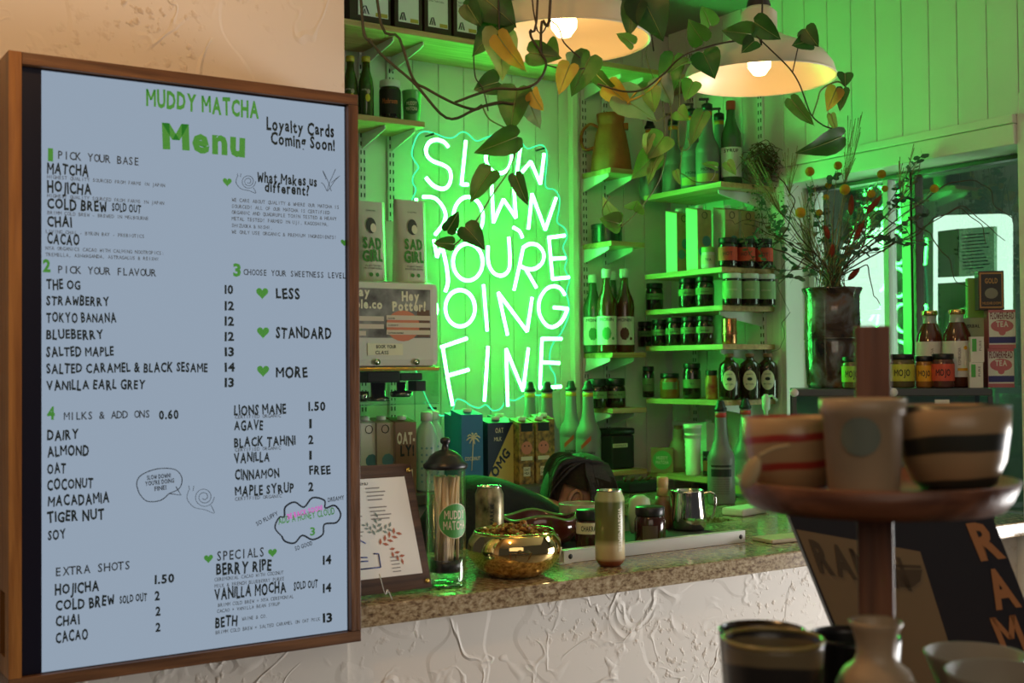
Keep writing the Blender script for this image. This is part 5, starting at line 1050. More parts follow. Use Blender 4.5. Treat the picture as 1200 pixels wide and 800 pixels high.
def grn2(t, w_, h): obj('red_band', quad(-w_*.5+.001, w_*.5-.001, h*.05, h*.2, -.0006), mat('rust_label', (.3, .08, .03), .6), t); obj('box_lettering', text('HERBAL', 0, h*.62, w_*.6, h*.13, bold=.02, align='c', y=-.001), INK, t)
bbox(1140, .145, DZ+.129, .07, .05, .076, GB2, 'pale green box behind the brown tea bottle, upper of its pile', art=grn2)
bbox(1140, .145, DZ+.0, .07, .05, .128, mat('dark_green_box', (.03, .16, .06), .5), 'dark green box behind the brown tea bottle, lower of its pile', art=lambda t, w_, h: obj('box_lettering', text('TEA', 0, h*.7, w_*.5, h*.2, bold=.03, align='c', y=-.001), CREAMP, t))
def gp(t, w_, h): obj('green_patch', quad(-w_*.38, -w_*.05, h*.42, h*.92, -.0006), mat('patch_green', (.08, .45, .08), .5), t); obj('small_lettering', text('PURE', 0, 0, h*.4, .006, fn=lambda X, Z: (w_*.3-Z, -.001, h*.45+X)), mat('paper_grey_ink', (.25, .23, .22), .7), t)
bbox(1144, .02, DZ, .037, .03, .073, WHITEP, 'small white and green carton, lower of two beside the tea bottle', art=gp)
bbox(1145.5, .022, DZ+.0735, .037, .03, .073, WHITEP, 'small white and green carton, upper of two beside the tea bottle', art=gp)
# ================================================================== RAMEN POSTER BOARD (stands slanted in front of the counter)
dpt = 1.62
def rp3(px, py, d=dpt): return D(px, py, d)
TL, TR, BL = rp3(914, 575), rp3(1152, 575), rp3(1012, 822)
# board plane: built in its own frame facing the camera side, standing on the table behind the crockery
rb = thing('ramen_poster_board', 'dark slanted poster board reading ramen in cream panel and orange letters', 'poster board', tuple(BL))
ux = (TR-TL).normalized(); uz = (TL-BL).normalized(); 
def rpt(px, py): p = rp3(px, py); v = p-BL; return v
def rpoly(pts, off, th=.0008):
    n = CF; bm = bmesh.new(); F = [bm.verts.new(rpt(*p)-n*off) for p in pts]; K = [bm.verts.new(rpt(*p)-n*(off-th)) for p in pts]; m = len(F)
    bm.faces.new(F); bm.faces.new(K[::-1]); [bm.faces.new((F[i], K[i], K[(i+1) % m], F[(i+1) % m])) for i in range(m)]; bmesh.ops.recalc_face_normals(bm, faces=bm.faces); return bm
obj('board', rpoly([(912, 572), (1150, 572), (1247, 822), (1012, 822)], 0, .02), mat('dark_navy_card', (.020, .022, .032), .45), rb)
PAN = mat('brown_cream_panel', (.27, .20, .11), .6)
obj('cream_panel', rpoly([(933, 620), (1078, 646), (1130, 812), (1012, 812)], .0010), PAN, rb)
def rtext(s, p0, p1, cap, up, m, name, bold=.05):
    a = rpt(*p0); b_ = rpt(*p1); dx_ = (b_-a); L = dx_.length; dx_.normalize(); u_ = (rpt(p0[0]+up[0], p0[1]+up[1])-a).normalized()
    obj(name, text(s, 0, 0, L, cap*dpt/FPX, bold=bold, fn=lambda X, Z: tuple(a+dx_*X+u_*Z-CF*.0022)), m, rb)
rtext('RAMEN', (960, 668), (1068, 690), 38, (-14, -38), mat('brown_letter', (.10, .075, .045), .6), 'panel_lettering')
obj('bowl_picture', rpoly([(1040, 667), (1080, 667), (1078, 680), (1068, 688), (1054, 687), (1044, 680)], .0022), mat('brown_letter', (.10, .075, .045), .6), rb)
obj('bowl_rim_picture', rpoly([(1032, 660), (1078, 662), (1079, 665), (1032, 663)], .0022), mat('brown_letter', (.10, .075, .045), .6), rb)
for ch, px, py, s_ in (('R', 1148, 655, 44), ('A', 1166, 712, 46), ('M', 1176, 766, 46), ('E', 1196, 815, 44)):
    rtext(ch, (px, py), (px+30, py-4), s_, (-18, -44), mat('orange_letter', (.48, .22, .09), .6), 'side_lettering', .04)
# ================================================================== FOREGROUND STAND AND CROCKERY
NW = wood('red_brown_wood', (.10, .032, .014), (.22, .080, .035), 'z', .45); NWX = wood('red_brown_wood_disc', (.10, .032, .014), (.22, .080, .035), 'x', .4)
SC = D(1025, 578, 1.12); st = thing('tiered_stand', 'round red brown wooden tiered stand with a square central post', 'stand', (SC.x, SC.y, -.46), -YAW*0+.0)
st.rotation_euler = (0, 0, face(SC.x, SC.y))
z0 = -.46
obj('upper_tray', lathe([(0, SC.z-z0-.012), (.113, SC.z-z0-.012), (.120, SC.z-z0-.004), (.128, SC.z-z0+.014), (.125, SC.z-z0+.015), (.118, SC.z-z0+.003), (0, SC.z-z0+.002)], 56), NWX, st)
obj('post', box(-.016, .016, -.016, .016, SC.z-z0+.003, D(1022, 382, 1.12).z-z0, .002), NW, st); obj('lower_post', box(-.016, .016, -.016, .016, .016, SC.z-z0-.0125, .002), NW, st)
obj('lower_tray', lathe([(0, 0), (.17, 0), (.178, .008), (.182, .022), (.178, .023), (.172, .016), (0, .0155)], 56), NWX, st)
TB = thing('display_table', 'wooden display table carrying the tiered stand and crockery', 'table', (SC.x+.1, SC.y+.1, ZF)); TH = -.46-ZF
obj('tabletop', box(-.55, .55, -.38, .36, TH-.03, TH-.0008, .004), NWX, TB)
for a in (-.5, .5):
    for b_ in (-.33, .31): obj('leg', box(a-.02, a+.02, b_-.02, b_+.02, 0, TH-.0305), NW, TB)
TZ = SC.z+.0035
def stripes(name, base, stripe, dirn, sc2, lo, hi, wob=1.5):
    m = bpy.data.materials.new(name); m.use_nodes = True; nt = m.node_tree; b = nt.nodes['Principled BSDF']; tc = nt.nodes.new('ShaderNodeTexCoord'); mp = nt.nodes.new('ShaderNodeMapping'); mp.inputs['Rotation'].default_value = dirn
    wv = nt.nodes.new('ShaderNodeTexWave'); wv.bands_direction = 'Z'; wv.inputs['Scale'].default_value = sc2; wv.inputs['Distortion'].default_value = wob; wv.inputs['Detail'].default_value = 2; wv.inputs['Detail Scale'].default_value = .8
    nt.links.new(tc.outputs['Object'], mp.inputs[0]); nt.links.new(mp.outputs[0], wv.inputs[0]); r = nt.nodes.new('ShaderNodeValToRGB'); nt.links.new(wv.outputs[0], r.inputs[0]); nt.links.new(r.outputs[0], b.inputs['Base Color'])
    r.color_ramp.elements[0].position = lo; r.color_ramp.elements[0].color = tuple(stripe)+(1,); r.color_ramp.elements[1].position = hi; r.color_ramp.elements[1].color = tuple(base)+(1,); b.inputs['Roughness'].default_value = .3; return m
RST = stripes('red_marbled_clay', (.42, .27, .13), (.34, .035, .022), (.05, .1, 0), 13, .12, .22); GST = stripes('dark_marbled_clay', (.38, .25, .13), (.035, .035, .026), (.18, .1, 0), 8.5, .28, .42)
def place(px, py, d): return D(px, py, d)
def bowl(name, label, px, d, r, h, z, m, rim=None):
    p = D(px, 560, d); t = thing(name, label, 'bowl', (p.x, p.y, z), face(p.x, p.y))
    obj('bowl_body', lathe([(0, 0), (r*.55, 0), (r*.72, h*.08), (r*.90, h*.35), (r*.975, h*.7), (r, h), (r*.965, h*1.005), (r*.93, h*.7), (r*.85, h*.35), (r*.6, h*.12), (0, h*.1)], 48), m, t); return t
bowl('marbled_bowl', 'cream bowl with red marbled stripes, left on the wooden tray', 931, 1.13, .0475, .068, TZ, RST)
bowl('marbled_bowl', 'cream bowl with dark marbled bands, right on the wooden tray', 1118, 1.12, .0515, .078, TZ, GST)
p = D(1012, 560, 1.045); t = thing('marbled_cup', 'pale straight sided cup with a round grey sticker, front of the tray', 'cup', (p.x, p.y, TZ), face(p.x, p.y)); PC = mat('pale_clay', (.42, .30, .18), .4, var=.15, vscale=18)
obj('cup_body', lathe([(0, 0), (.0285, 0), (.030, .003), (.0340, .072), (.0365, .074), (.037, .087), (.035, .0875), (.032, .074), (.029, .006), (0, .004)], 40), PC, t)
cw = lambda X, Z: ((.0308+.058*(Z/.062)*.06)*math.sin(X/.031), -(.0308+.06*(Z/.062)*.058)*math.cos(X/.031), Z)
obj('round_sticker', disc(-.002, .056, .0165, fn=lambda X, Z: (.0345*math.sin(X/.033), -.0345*math.cos(X/.033), Z), n=20), mat('grey_green_sticker', (.13, .15, .11), .6), t)
# spoon-like leaf tag hanging at tray's left
p = D(884, 532, 1.05); t = thing('wooden_spoon', 'small pale spoon sticking out left over the tray edge', 'spoon', (D(905, 556, 1.03).x, D(905, 556, 1.03).y, TZ))
a = D(925, 522, 1.02)-Vector(t.location); b_ = D(888, 535, 1.02)-Vector(t.location); c_ = D(872, 572, 1.02)-Vector(t.location)
obj('spoon_handle', tube(spline([a, (a+b_)/2+Vector((0, 0, .002)), b_], 4), .0016, 6), mat('pale_wood', (.4, .3, .15), .5), t)
sb = bmesh.new(); bmesh.ops.create_uvsphere(sb, u_segments=14, v_segments=8, radius=1); mid = (b_+c_)/2; ax = (c_-b_); L = ax.length/2; rotm = Vector((0, 0, 1)).rotation_difference(ax.normalized()).to_matrix()
for v_ in sb.verts: v_.co = rotm @ Vector((v_.co.x*.008, v_.co.y*.003, v_.co.z*L))+mid
for f in sb.faces: f.smooth = True
obj('spoon_bowl', sb, mat('pale_wood', (.4, .3, .15), .5), t)
# lower crockery
LZ = -.46+.0165
def lath(name, label, cat, px, pyrim, d, rpx, prof, m, rz=0, extra=None, z=None):
    p = D(px, pyrim, d); zz = LZ if z is None else z; t = thing(name, label, cat, (p.x, p.y, zz+.0006), face(p.x, p.y)); r = rpx*d/FPX; h = p.z-zz
    b_ = obj('vessel_body', lathe([(a_*r, c_*h) for a_, c_ in prof], 48), m, t)
    if extra: extra(t, r, h)
    return t
MUG = [(0, 0), (.8, 0), (.88, .03), (.93, .3), (.90, .62), (.95, .8), (1, .97), (1, 1), (.96, 1.0), (.93, .95), (.86, .6), (.85, .1), (0, .06)]
CG = mat('green_brown_glaze', (.10, .085, .04), .25, var=.4, vscale=10)
lath('glazed_mug', 'wide mug with a green brown glazed rim, front left of the lower crockery', 'mug', 906, 748, 1.03, 58, MUG, stripes('dark_banded_clay', (.16, .12, .06), (.02, .016, .012), (.1, 0, 0), 9, .45, .6),
     extra=lambda t, r, h: obj('glazed_rim', tube([(r*.985*math.cos(a*.1309), r*.985*math.sin(a*.1309), h*.995) for a in range(48)], .0022, 6, closed=True), mat('rim_glaze', (.26, .20, .07), .2), t))
lath('glazed_mug', 'dark mug standing behind the green brown rimmed one', 'mug', 893, 737, 1.165, 50, MUG, mat('dark_glaze', (.028, .022, .014), .2))
lath('dark_bowl', 'nearly black bowl behind the clay bottle vase', 'bowl', 1002, 744, 1.20, 52, MUG, mat('black_glaze', (.010, .010, .011), .3))
lath('bottle_vase', 'pale clay bottle vase with a flared lopsided neck, centre of the lower crockery', 'vase', 1026, 727, 1.02, 30, [(0, 0), (.9, 0), (1.4, .1), (1.62, .35), (1.64, .68), (1.56, .76), (1.25, .815), (.86, .845), (.74, .875), (.76, .92), (.90, .965), (1.03, .99), (1.0, 1.0), (.93, .99), (.78, .95), (.6, .9), (.6, .8), (0, .75)], PC)
PL = [(0, 0), (.55, 0), (.75, .35), (.97, .92), (1, 1), (.97, 1.0), (.74, .5), (.5, .25), (0, .22)]
PW = mat('pale_stoneware', (.34, .29, .22), .4, var=.15, vscale=12)
for n_, (px, py, d, rr, l) in enumerate(((1142, 765, 1.16, 57, 'wide pale bowl behind, right of the lower crockery'), (1176, 788, 1.03, 66, 'wide pale bowl in front at the lower right corner'))):
    p = D(px, py, d); lath('pale_bowl', l, 'bowl', px, py, d, rr, PL, PW, z=max(-.4585, p.z-.05))
# ================================================================== PERSON (bending behind the counter)
HC_ = D(679, 584, 3.42)          # head centre
pe = thing('person', 'person with dark hair and a black top bending down behind the counter', 'person', (HC_.x-.45, HC_.y, ZF)); PO = Vector(pe.location)
SK = mat('skin', (.42, .20, .12), .5, var=.1, vscale=12); HAIR = mat('dark_brown_hair', (.030, .014, .008), .6, var=.6, vscale=6, stretch=(6, 6, 40), bump=.6, bscale=40); TOP = mat('black_cotton', (.008, .012, .012), .85, bump=.3, bscale=40); TRS = mat('dark_denim', (.02, .025, .04), .8)
def skin(verts, edges, rad, sub=2, name='s'):
    me = bpy.data.meshes.new(name); me.from_pydata([tuple(v) for v in verts], edges, []); o = bpy.data.objects.new(name, me); C.objects.link(o)
    md = o.modifiers.new('s', 'SKIN'); md.use_smooth_shade = True
    for i, sv in enumerate(me.skin_vertices[0].data): sv.radius = (rad[i], rad[i]) if not isinstance(rad[i], tuple) else rad[i]; sv.use_root = (i == 0)
    o.modifiers.new('u', 'SUBSURF').levels = sub; dg = bpy.context.evaluated_depsgraph_get(); m2 = bpy.data.meshes.new_from_object(o.evaluated_get(dg)); bpy.data.objects.remove(o); return m2
H = HC_-PO
LX = Vector((-1, 0, 0)); UZ = Vector((0, 0, 1))
sh = H-LX*-.20+UZ*-.085; ch = H+LX*.34+UZ*-.075; pel = H+LX*.50+UZ*-.27; nk = H+LX*.075+UZ*-.075; hd = H+LX*.02+UZ*-.03; sh = H+LX*.17+UZ*-.030; ch = H+LX*.33+UZ*.022; nk = H+LX*.075+UZ*-.065
V = [pel, (pel+ch)/2+UZ*.03, ch, sh, nk, hd,
     pel+Vector((.0, -.09, -.04)), Vector((pel.x+.05, -.09, .48)), Vector((pel.x-.02, -.09, .08)), Vector((pel.x+.10, -.10, .035)),
     pel+Vector((.0, .09, -.04)), Vector((pel.x+.05, .09, .48)), Vector((pel.x-.02, .09, .08)), Vector((pel.x+.10, .10, .035)),
     sh+Vector((.02, -.135, -.05)), sh+Vector((.10, -.15, -.30)), sh+Vector((.26, -.10, -.42)), sh+Vector((.29, -.09, -.45)),
     sh+Vector((.02, .135, -.05)), sh+Vector((.10, .15, -.30)), sh+Vector((.26, .10, -.42)), sh+Vector((.29, .09, -.45))]
E_ = [(0, 1), (1, 2), (2, 3), (3, 4), (4, 5), (0, 6), (6, 7), (7, 8), (8, 9), (0, 10), (10, 11), (11, 12), (12, 13), (3, 14), (14, 15), (15, 16), (16, 17), (3, 18), (18, 19), (19, 20), (20, 21)]
Rd = [.125, .11, .12, .095, .052, .07, .085, .055, .04, .035, .085, .055, .04, .035, .055, .042, .030, .032, .055, .042, .030, .032]
body = bmesh.new(); merge(body, skin(V, E_, Rd))
hm = bmesh.new(); bmesh.ops.create_uvsphere(hm, u_segments=28, v_segments=18, radius=1)
# head frame: face looks along fdir, crown along cdir
fdir = (CR*.92+CF*.12-UZ*.30).normalized(); cdir = (UZ*.95+CR*.25); cdir = (cdir-fdir*cdir.dot(fdir)).normalized(); sdir = cdir.cross(fdir)
def hp(f, s, c): return H+fdir*f+sdir*s+cdir*c
for v in hm.verts:
    f, s, c = v.co.x*.095, v.co.y*.075, v.co.z*.115
    if c < 0: s *= 1+.9*c; f *= 1+.1*c/.115
    if f > .07: f = .07+(f-.07)*.5
    v.co = hp(f, s, c)
tm = bpy.data.meshes.new('t'); hm.to_mesh(tm); hm.free(); merge(body, tm)
def blob(c, r, bm, sq=(1, 1, 1)):
    q = bmesh.ops.create_uvsphere(bm, u_segments=12, v_segments=8, radius=1)
    for v in q['verts']: v.co = c+fdir*v.co.x*r*sq[0]+sdir*v.co.y*r*sq[1]+cdir*v.co.z*r*sq[2]
blob(hp(.088, 0, -.022), .016, body, (1, .8, 1.4)); blob(hp(.082, 0, -.058), .014, body, (.8, 1.6, .6)); blob(hp(.070, 0, -.092), .022, body)
for k, sg in ((17, -1), (21, 1)):
    b0 = V[k]
    for j in range(5):
        a = (j-1.5)*.016 if j < 4 else 0; L_ = (.070, .078, .074, .060, .05)[j]
        if j < 4: P = [b0+Vector((0, a*.6, 0)), b0+Vector((.02, a, -.04)), b0+Vector((.03+.01*j*.3, a*1.1, -.04-L_*.5)), b0+Vector((.02, a*1.1, -.04-L_))]
        else: P = [b0+Vector((0, -sg*.015, 0)), b0+Vector((.025, -sg*.035, -.02)), b0+Vector((.035, -sg*.042, -.05))]
        merge(body, skin(P, [(i, i+1) for i in range(len(P)-1)], [.014]+[.0095]*(len(P)-2)+[.007], 1))
o = obj('body', body, SK); md = o.modifiers.new('r', 'REMESH'); md.mode = 'VOXEL'; md.voxel_size = .0065; md.use_smooth_shade = True
o.modifiers.new('c', 'SMOOTH').iterations = 3
dg = bpy.context.evaluated_depsgraph_get(); m2 = bpy.data.meshes.new_from_object(o.evaluated_get(dg)); m2.materials.clear(); bpy.data.objects.remove(o)
bk = bmesh.new(); bk.from_mesh(m2); seen = set(); comps = []
for v in bk.verts:
    if v in seen: continue
    st_k = [v]; seen.add(v); comp = []
    while st_k:
        a = st_k.pop(); comp.append(a)
        for e in a.link_edges:
            b_ = e.other_vert(a)
            if b_ not in seen: seen.add(b_); st_k.append(b_)
    comps.append(comp)
comps.sort(key=len)
for c_ in comps[:-1]: bmesh.ops.delete(bk, geom=c_, context='VERTS')
obj('body', new_me(bk, True), SK, pe)
# which side of the head faces the camera
side = -1 if (-HC_).dot(sdir) < 0 else 1
def earm(sd):
    P = []
    c0 = hp(-.022, sd*.074, -.004); bm = bmesh.new()
    rim = [c0+cdir*(.030*math.sin(a))+fdir*(-.006+.019*math.cos(a)*(1 if math.sin(a) > -.3 else .7))+sdir*sd*(.010+.006*math.cos(a+2.6)) for a in [i*.45 for i in range(13)]]
    tube(rim, [.005]+[.0055]*11+[.004], 8, bm)
    tube([c0+cdir*.016, c0-cdir*.004-fdir*.004+sdir*sd*.006, c0-cdir*.018+fdir*.002+sdir*sd*.006], [.004, .006, .006], 8, bm)
    q = bmesh.ops.create_uvsphere(bm, u_segments=12, v_segments=8, radius=1)
    for v in q['verts']: v.co = c0+cdir*v.co.z*.024+fdir*(v.co.x*.014-.003)+sdir*sd*(v.co.y*.004+.002)
    for f in bm.faces: f.smooth = True
    return bm
obj('ear', earm(1), SK, pe); obj('ear', earm(-1), SK, pe)
# facial details
eb = bmesh.new()
for s in (-.028, .028):
    obj('eye', (lambda bm: (blob(hp(.076, s, .006), .010, bm, (.8, 1.2, .7)), bm)[1])(bmesh.new()), mat('eye_white', (.6, .6, .58), .2), pe)
    obj('eyebrow', tube([hp(.080, s*.6, .026), hp(.082, s, .030), hp(.074, s*1.6, .026)], .0025, 5), HAIR, pe)
obj('mouth', tube([hp(.088, -.018, -.056), hp(.093, 0, -.056), hp(.088, .018, -.056)], .003, 6), mat('lips', (.35, .10, .08), .4), pe)
def hairshell(rf, rs, rc):
    bm = bmesh.new(); bmesh.ops.create_uvsphere(bm, u_segments=48, v_segments=28, radius=1)
    for v in bm.verts:
        n = 1+.018*math.sin(v.co.x*26+v.co.y*7)*(1-abs(v.co.z))
        v.co = Vector((v.co.x*rf*n, v.co.y*rs*n, v.co.z*rc*n))
    dl = [v for v in bm.verts if (v.co.x > .060 and v.co.z < .05) or v.co.z < -.095 or (abs(v.co.y) > .05 and -.055 < v.co.x < .03 and v.co.z < .016)]
    bmesh.ops.delete(bm, geom=dl, context='VERTS')
    for v in bm.verts: v.co = hp(v.co.x-.006, v.co.y, v.co.z+.006)
    for f in bm.faces: f.smooth = True
    return bm
obj('hair', hairshell(.108, .092, .124), HAIR, pe)
hs_ = bmesh.new()
for i in range(260):   # strands combed from the crown back and down, and forward past the ear
    u = random.uniform(-1, 1); q0 = random.uniform(0, 1)
    p0 = hp(-.02+.05*q0, u*.045, .118); p1 = hp(-.065-.02*q0, u*.080, .075+.03*q0); p2 = hp(-.098-.010*q0, u*.085, .0+.05*q0); p3 = hp(-.070-.02*random.random(), u*.060, -.01-.03*random.random())
    tube(spline([p0, p1, p2, p3], 4), [.003]*6+[.0026]*6+[.0012], 4, hs_)
for i in range(220):
    sg = side if i % 4 else -side; q0 = random.random()
    p0 = hp(-.03+.07*q0, sg*.03, .120); p1 = hp(-.02+.09*q0, sg*.082, .075); p2 = hp(.015+.09*q0, sg*(.100-.03*q0), .005); p3 = hp(.03+.10*q0, sg*(.088-.03*q0), -.07-.07*random.random())
    tube(spline([p0, p1, p2, p3], 4), [.003]*6+[.0026]*6+[.0012], 4, hs_)
obj('loose_hair', hs_, HAIR, pe, kind='stuff')
obj('earring', tube([hp(-.026+.012*math.cos(a*.5236), side*.090, -.048+.012*math.sin(a*.5236)) for a in range(12)], .0025, 6, closed=True), mat('green_earring', (.05, .30, .12), .2), pe)
# clothing shells
obj('black_top', skin([pel+Vector((.01, 0, .01)), V[1], ch, sh, nk+Vector((-.035, 0, -.015)), V[14], V[15], V[18], V[19]], [(0, 1), (1, 2), (2, 3), (3, 4), (3, 5), (5, 6), (3, 7), (7, 8)], [.142, .128, .138, .110, .062, .068, .056, .068, .056]), TOP, pe)
obj('trousers', skin([pel+Vector((0, 0, -.01)), V[6], V[7], V[8], V[10], V[11], V[12]], [(0, 1), (1, 2), (2, 3), (0, 4), (4, 5), (5, 6)], [.136, .097, .068, .056, .097, .068, .056]), TRS, pe)
for k, b0 in ((9, 8), (13, 12)): obj('shoe', skin([V[b0]-Vector((.03, 0, .045)), V[k]-Vector((0, 0, .0)), V[k]+Vector((.10, 0, -.005))], [(0, 1), (1, 2)], [.04, .042, .032]), BLACKM, pe)
# ================================================================== TRAILING PLANTS (two pothos over the lamps)
def leafmat(name, c1, c2, tr=.25):
    m = mat(name, c1, .45, col2=c2, vscale=14); b = m.node_tree.nodes['Principled BSDF']; nt = m.node_tree
    if not nt.nodes.get('Translucent BSDF'):
        t = nt.nodes.new('ShaderNodeBsdfTranslucent'); x = nt.nodes.new('ShaderNodeMixShader'); x.inputs[0].default_value = tr; t.inputs[0].default_value = tuple(min(1, c*1.6) for c in c1)+(1,)
        o = [n for n in nt.nodes if n.type == 'OUTPUT_MATERIAL'][0]; nt.links.new(b.outputs[0], x.inputs[1]); nt.links.new(t.outputs[0], x.inputs[2]); nt.links.new(x.outputs[0], o.inputs[0])
    return m
LF = [leafmat('pothos_deep_green', (.030, .085, .012), (.014, .045, .008)), leafmat('pothos_mid_green', (.07, .16, .022), (.03, .085, .012)), leafmat('pothos_lime', (.15, .27, .045), (.07, .16, .022)),
      leafmat('pothos_variegated', (.34, .40, .14), (.05, .13, .02)), leafmat('pothos_yellow', (.50, .34, .04), (.34, .20, .02)), leafmat('pothos_silver', (.22, .27, .18), (.04, .085, .03))]
MID = mat('pale_midrib', (.24, .30, .09), .5)
def leaf(parent, bpx, tpx, d, wpx, mi, roll=0, fold=.25, droop=.18):
    """heart shaped leaf from its stalk end bpx to its tip tpx at depth d; wpx is its full width"""
    o = Vector(parent.location); a = D(*bpx, d); b = D(*tpx, d-.015); ax = b-a; L = ax.length; ax.normalize(); w_ = wpx*d/FPX/2
    n = (-CF - ax*(-CF).dot(ax)).normalized(); side = ax.cross(n).normalized(); q = Matrix.Rotation(roll, 3, ax); n = q @ n; side = q @ side; bm = bmesh.new()
    prof = [(-.09, .36), (-.05, .76), (.06, .98), (.24, 1.0), (.44, .88), (.64, .64), (.80, .38), (.92, .15), (1.0, .0)]
    rows = []
    for t, ww in prof:
        row = []
        for u in (-1, -.55, 0, .55, 1):
            tt = t if u else max(t, 0 if t < 0 else t); y_ = fold*abs(u)**1.3*w_*ww*1.0-droop*L*max(t, 0)**2+(.04*L*math.sin(t*9+u*2)*abs(u))
            row.append(bm.verts.new(a-o+ax*(tt*L)+side*(u*ww*w_)+n*y_))
        rows.append(row)
    for A_, B_ in zip(rows, rows[1:]):
        for i in range(4):
            f = bm.faces.new((A_[i], A_[i+1], B_[i+1], B_[i])); f.smooth = True
    bmesh.ops.remove_doubles(bm, verts=bm.verts, dist=.0003)
    lf_ = obj('leaf', bm, LF[mi], parent)
    rib = [a-o+ax*(t*L)+n*(.0012-droop*L*t*t) for t in (-.0, .25, .5, .75, .95)]
    obj('midrib', tube(rib, [.0011, .001, .0008, .0006, .0003], 4), MID, lf_); return lf_
VINE = mat('vine_stem', (.030, .028, .012), .6, col2=(.06, .04, .018), vscale=20); VINEG = mat('green_vine_stem', (.14, .17, .04), .5)
def vine(parent, pts, d, r=.0030, m=None, d2=None):
    n = len(pts); P = [D(x_, y_, d+((d2 or d)-d)*i/(n-1))-Vector(parent.location) for i, (x_, y_) in enumerate(pts)]
    return obj('vine', tube(spline(P, 5), r, 6), m or VINE, parent)
p1 = thing('trailing_plant', 'trailing pothos hanging in front of the left lamp and down over the neon sign', 'plant', tuple(D(600, 0, 2.36)))
d = 2.36
vine(p1, [(415, -330), (423, 0), (438, 53), (485, 97), (523, 138), (553, 130), (565, 123)], d)
vine(p1, [(436, -330), (442, 0), (468, 45), (484, 92), (500, 104), (530, 120), (555, 128), (568, 124), (590, 120)], d)
vine(p1, [(533, 120), (560, 110), (582, 104), (610, 104), (630, 96), (640, 76), (633, 60), (621, 37), (630, 0), (628, -330)], d-.03, .0026)
vine(p1, [(565, 123), (574, 140), (600, 154), (606, 166), (597, 198), (576, 230), (556, 262), (536, 284), (522, 291), (510, 282)], d, .0016, VINEG)
vine(p1, [(643, -330), (645, 0), (635, 25), (634, 62)], d-.02); vine(p1, [(600, -330), (625, 12), (645, 24), (655, 33), (661, 50), (680, 68)], d-.02, .0016)
vine(p1, [(568, 124), (586, 120), (602, 122), (612, 118)], d); vine(p1, [(605, 60), (585, 35), (585, -330)], d, .002)
vine(p1, [(640, 76), (665, 82), (685, 80)], d-.02, .0016); vine(p1, [(555, 62), (557, 90), (566, 104), (572, 130)], d, .0014)
for a in [((592, 22), (552, 62), 30, 0, .2), ((560, -8), (604, 28), 46, 0, 0), ((548, 6), (562, 30), 22, 0, .3), ((583, 36), (592, 90), 36, 3, -.3), ((584, 42), (612, 84), 24, 4, .6), ((640, 56), (654, 64), 26, 1, .1), ((620, 62), (657, 66), 26, 1, 0),
          ((668, 76), (654, 108), 22, 4, .3), ((672, 62), (676, 82), 16, 5, .2), ((692, 66), (670, 110), 30, 1, .1), ((584, 96), (556, 104), 26, 0, 0), ((606, 104), (596, 152), 36, 1, .3), ((618, 112), (630, 150), 24, 5, .5), ((624, 108), (634, 130), 20, 4, .8),
          ((606, 160), (558, 180), 28, 1, -.3), ((576, 200), (549, 234), 26, 1, .4), ((604, 205), (617, 240), 16, 0, .3), ((524, 270), (538, 249), 16, 0, .4), ((531, 286), (508, 284), 15, 1, .2), ((545, 266), (568, 290), 24, 0, -.2), ((742, 52), (724, 38), 16, 2, .3)]:
    leaf(p1, a[0], a[1], d+random.uniform(-.03, .02), a[2]*1.2, a[3], a[4])
p2 = thing('trailing_plant', 'trailing pothos over the right lamp and beside the tall bottles', 'plant', tuple(D(780, 60, 2.74))); d = 2.74
vine(p2, [(900, -330), (893, 20), (886, 42), (840, 52), (800, 66), (778, 86), (755, 104), (730, 107), (700, 98)], d-.02, .0024)
vine(p2, [(780, 92), (786, 125), (786, 155), (780, 182), (775, 205), (764, 226), (745, 250), (726, 266), (712, 262), (706, 246), (715, 230)], d, .0015, VINEG)
vine(p2, [(806, 62), (797, 92), (796, 122), (795, 165), (801, 176), (808, 172), (806, 162)], d, .0014, VINEG)
vine(p2, [(886, 42), (905, 60), (925, 80), (936, 97), (943, 115), (951, 135), (965, 147), (980, 153), (985, 165)], d-.12, .0018)
vine(p2, [(952, 136), (958, 118), (962, 106), (974, 98), (984, 96), (993, 104)], d-.12, .0018, VINEG); vine(p2, [(929, 84), (932, 70), (935, 56)], d-.12, .0015)
vine(p2, [(768, 40), (757, 60), (765, 90), (775, 112), (779, 150), (778, 190)], d+.02, .0012, VINEG); vine(p2, [(742, -330), (750, 0), (760, 20), (766, 60)], d, .0018)
vine(p2, [(786, 132), (770, 142), (758, 138)], d, .0012, VINEG); vine(p2, [(748, 106), (742, 112), (735, 122)], d, .002, LF[4]); vine(p2, [(778, 86), (768, 100), (752, 112), (738, 118)], d, .0022, LF[4])
vine(p2, [(800, 172), (797, 200), (802, 205), (815, 213), (832, 212), (838, 200), (832, 192)], d, .0013, VINEG)
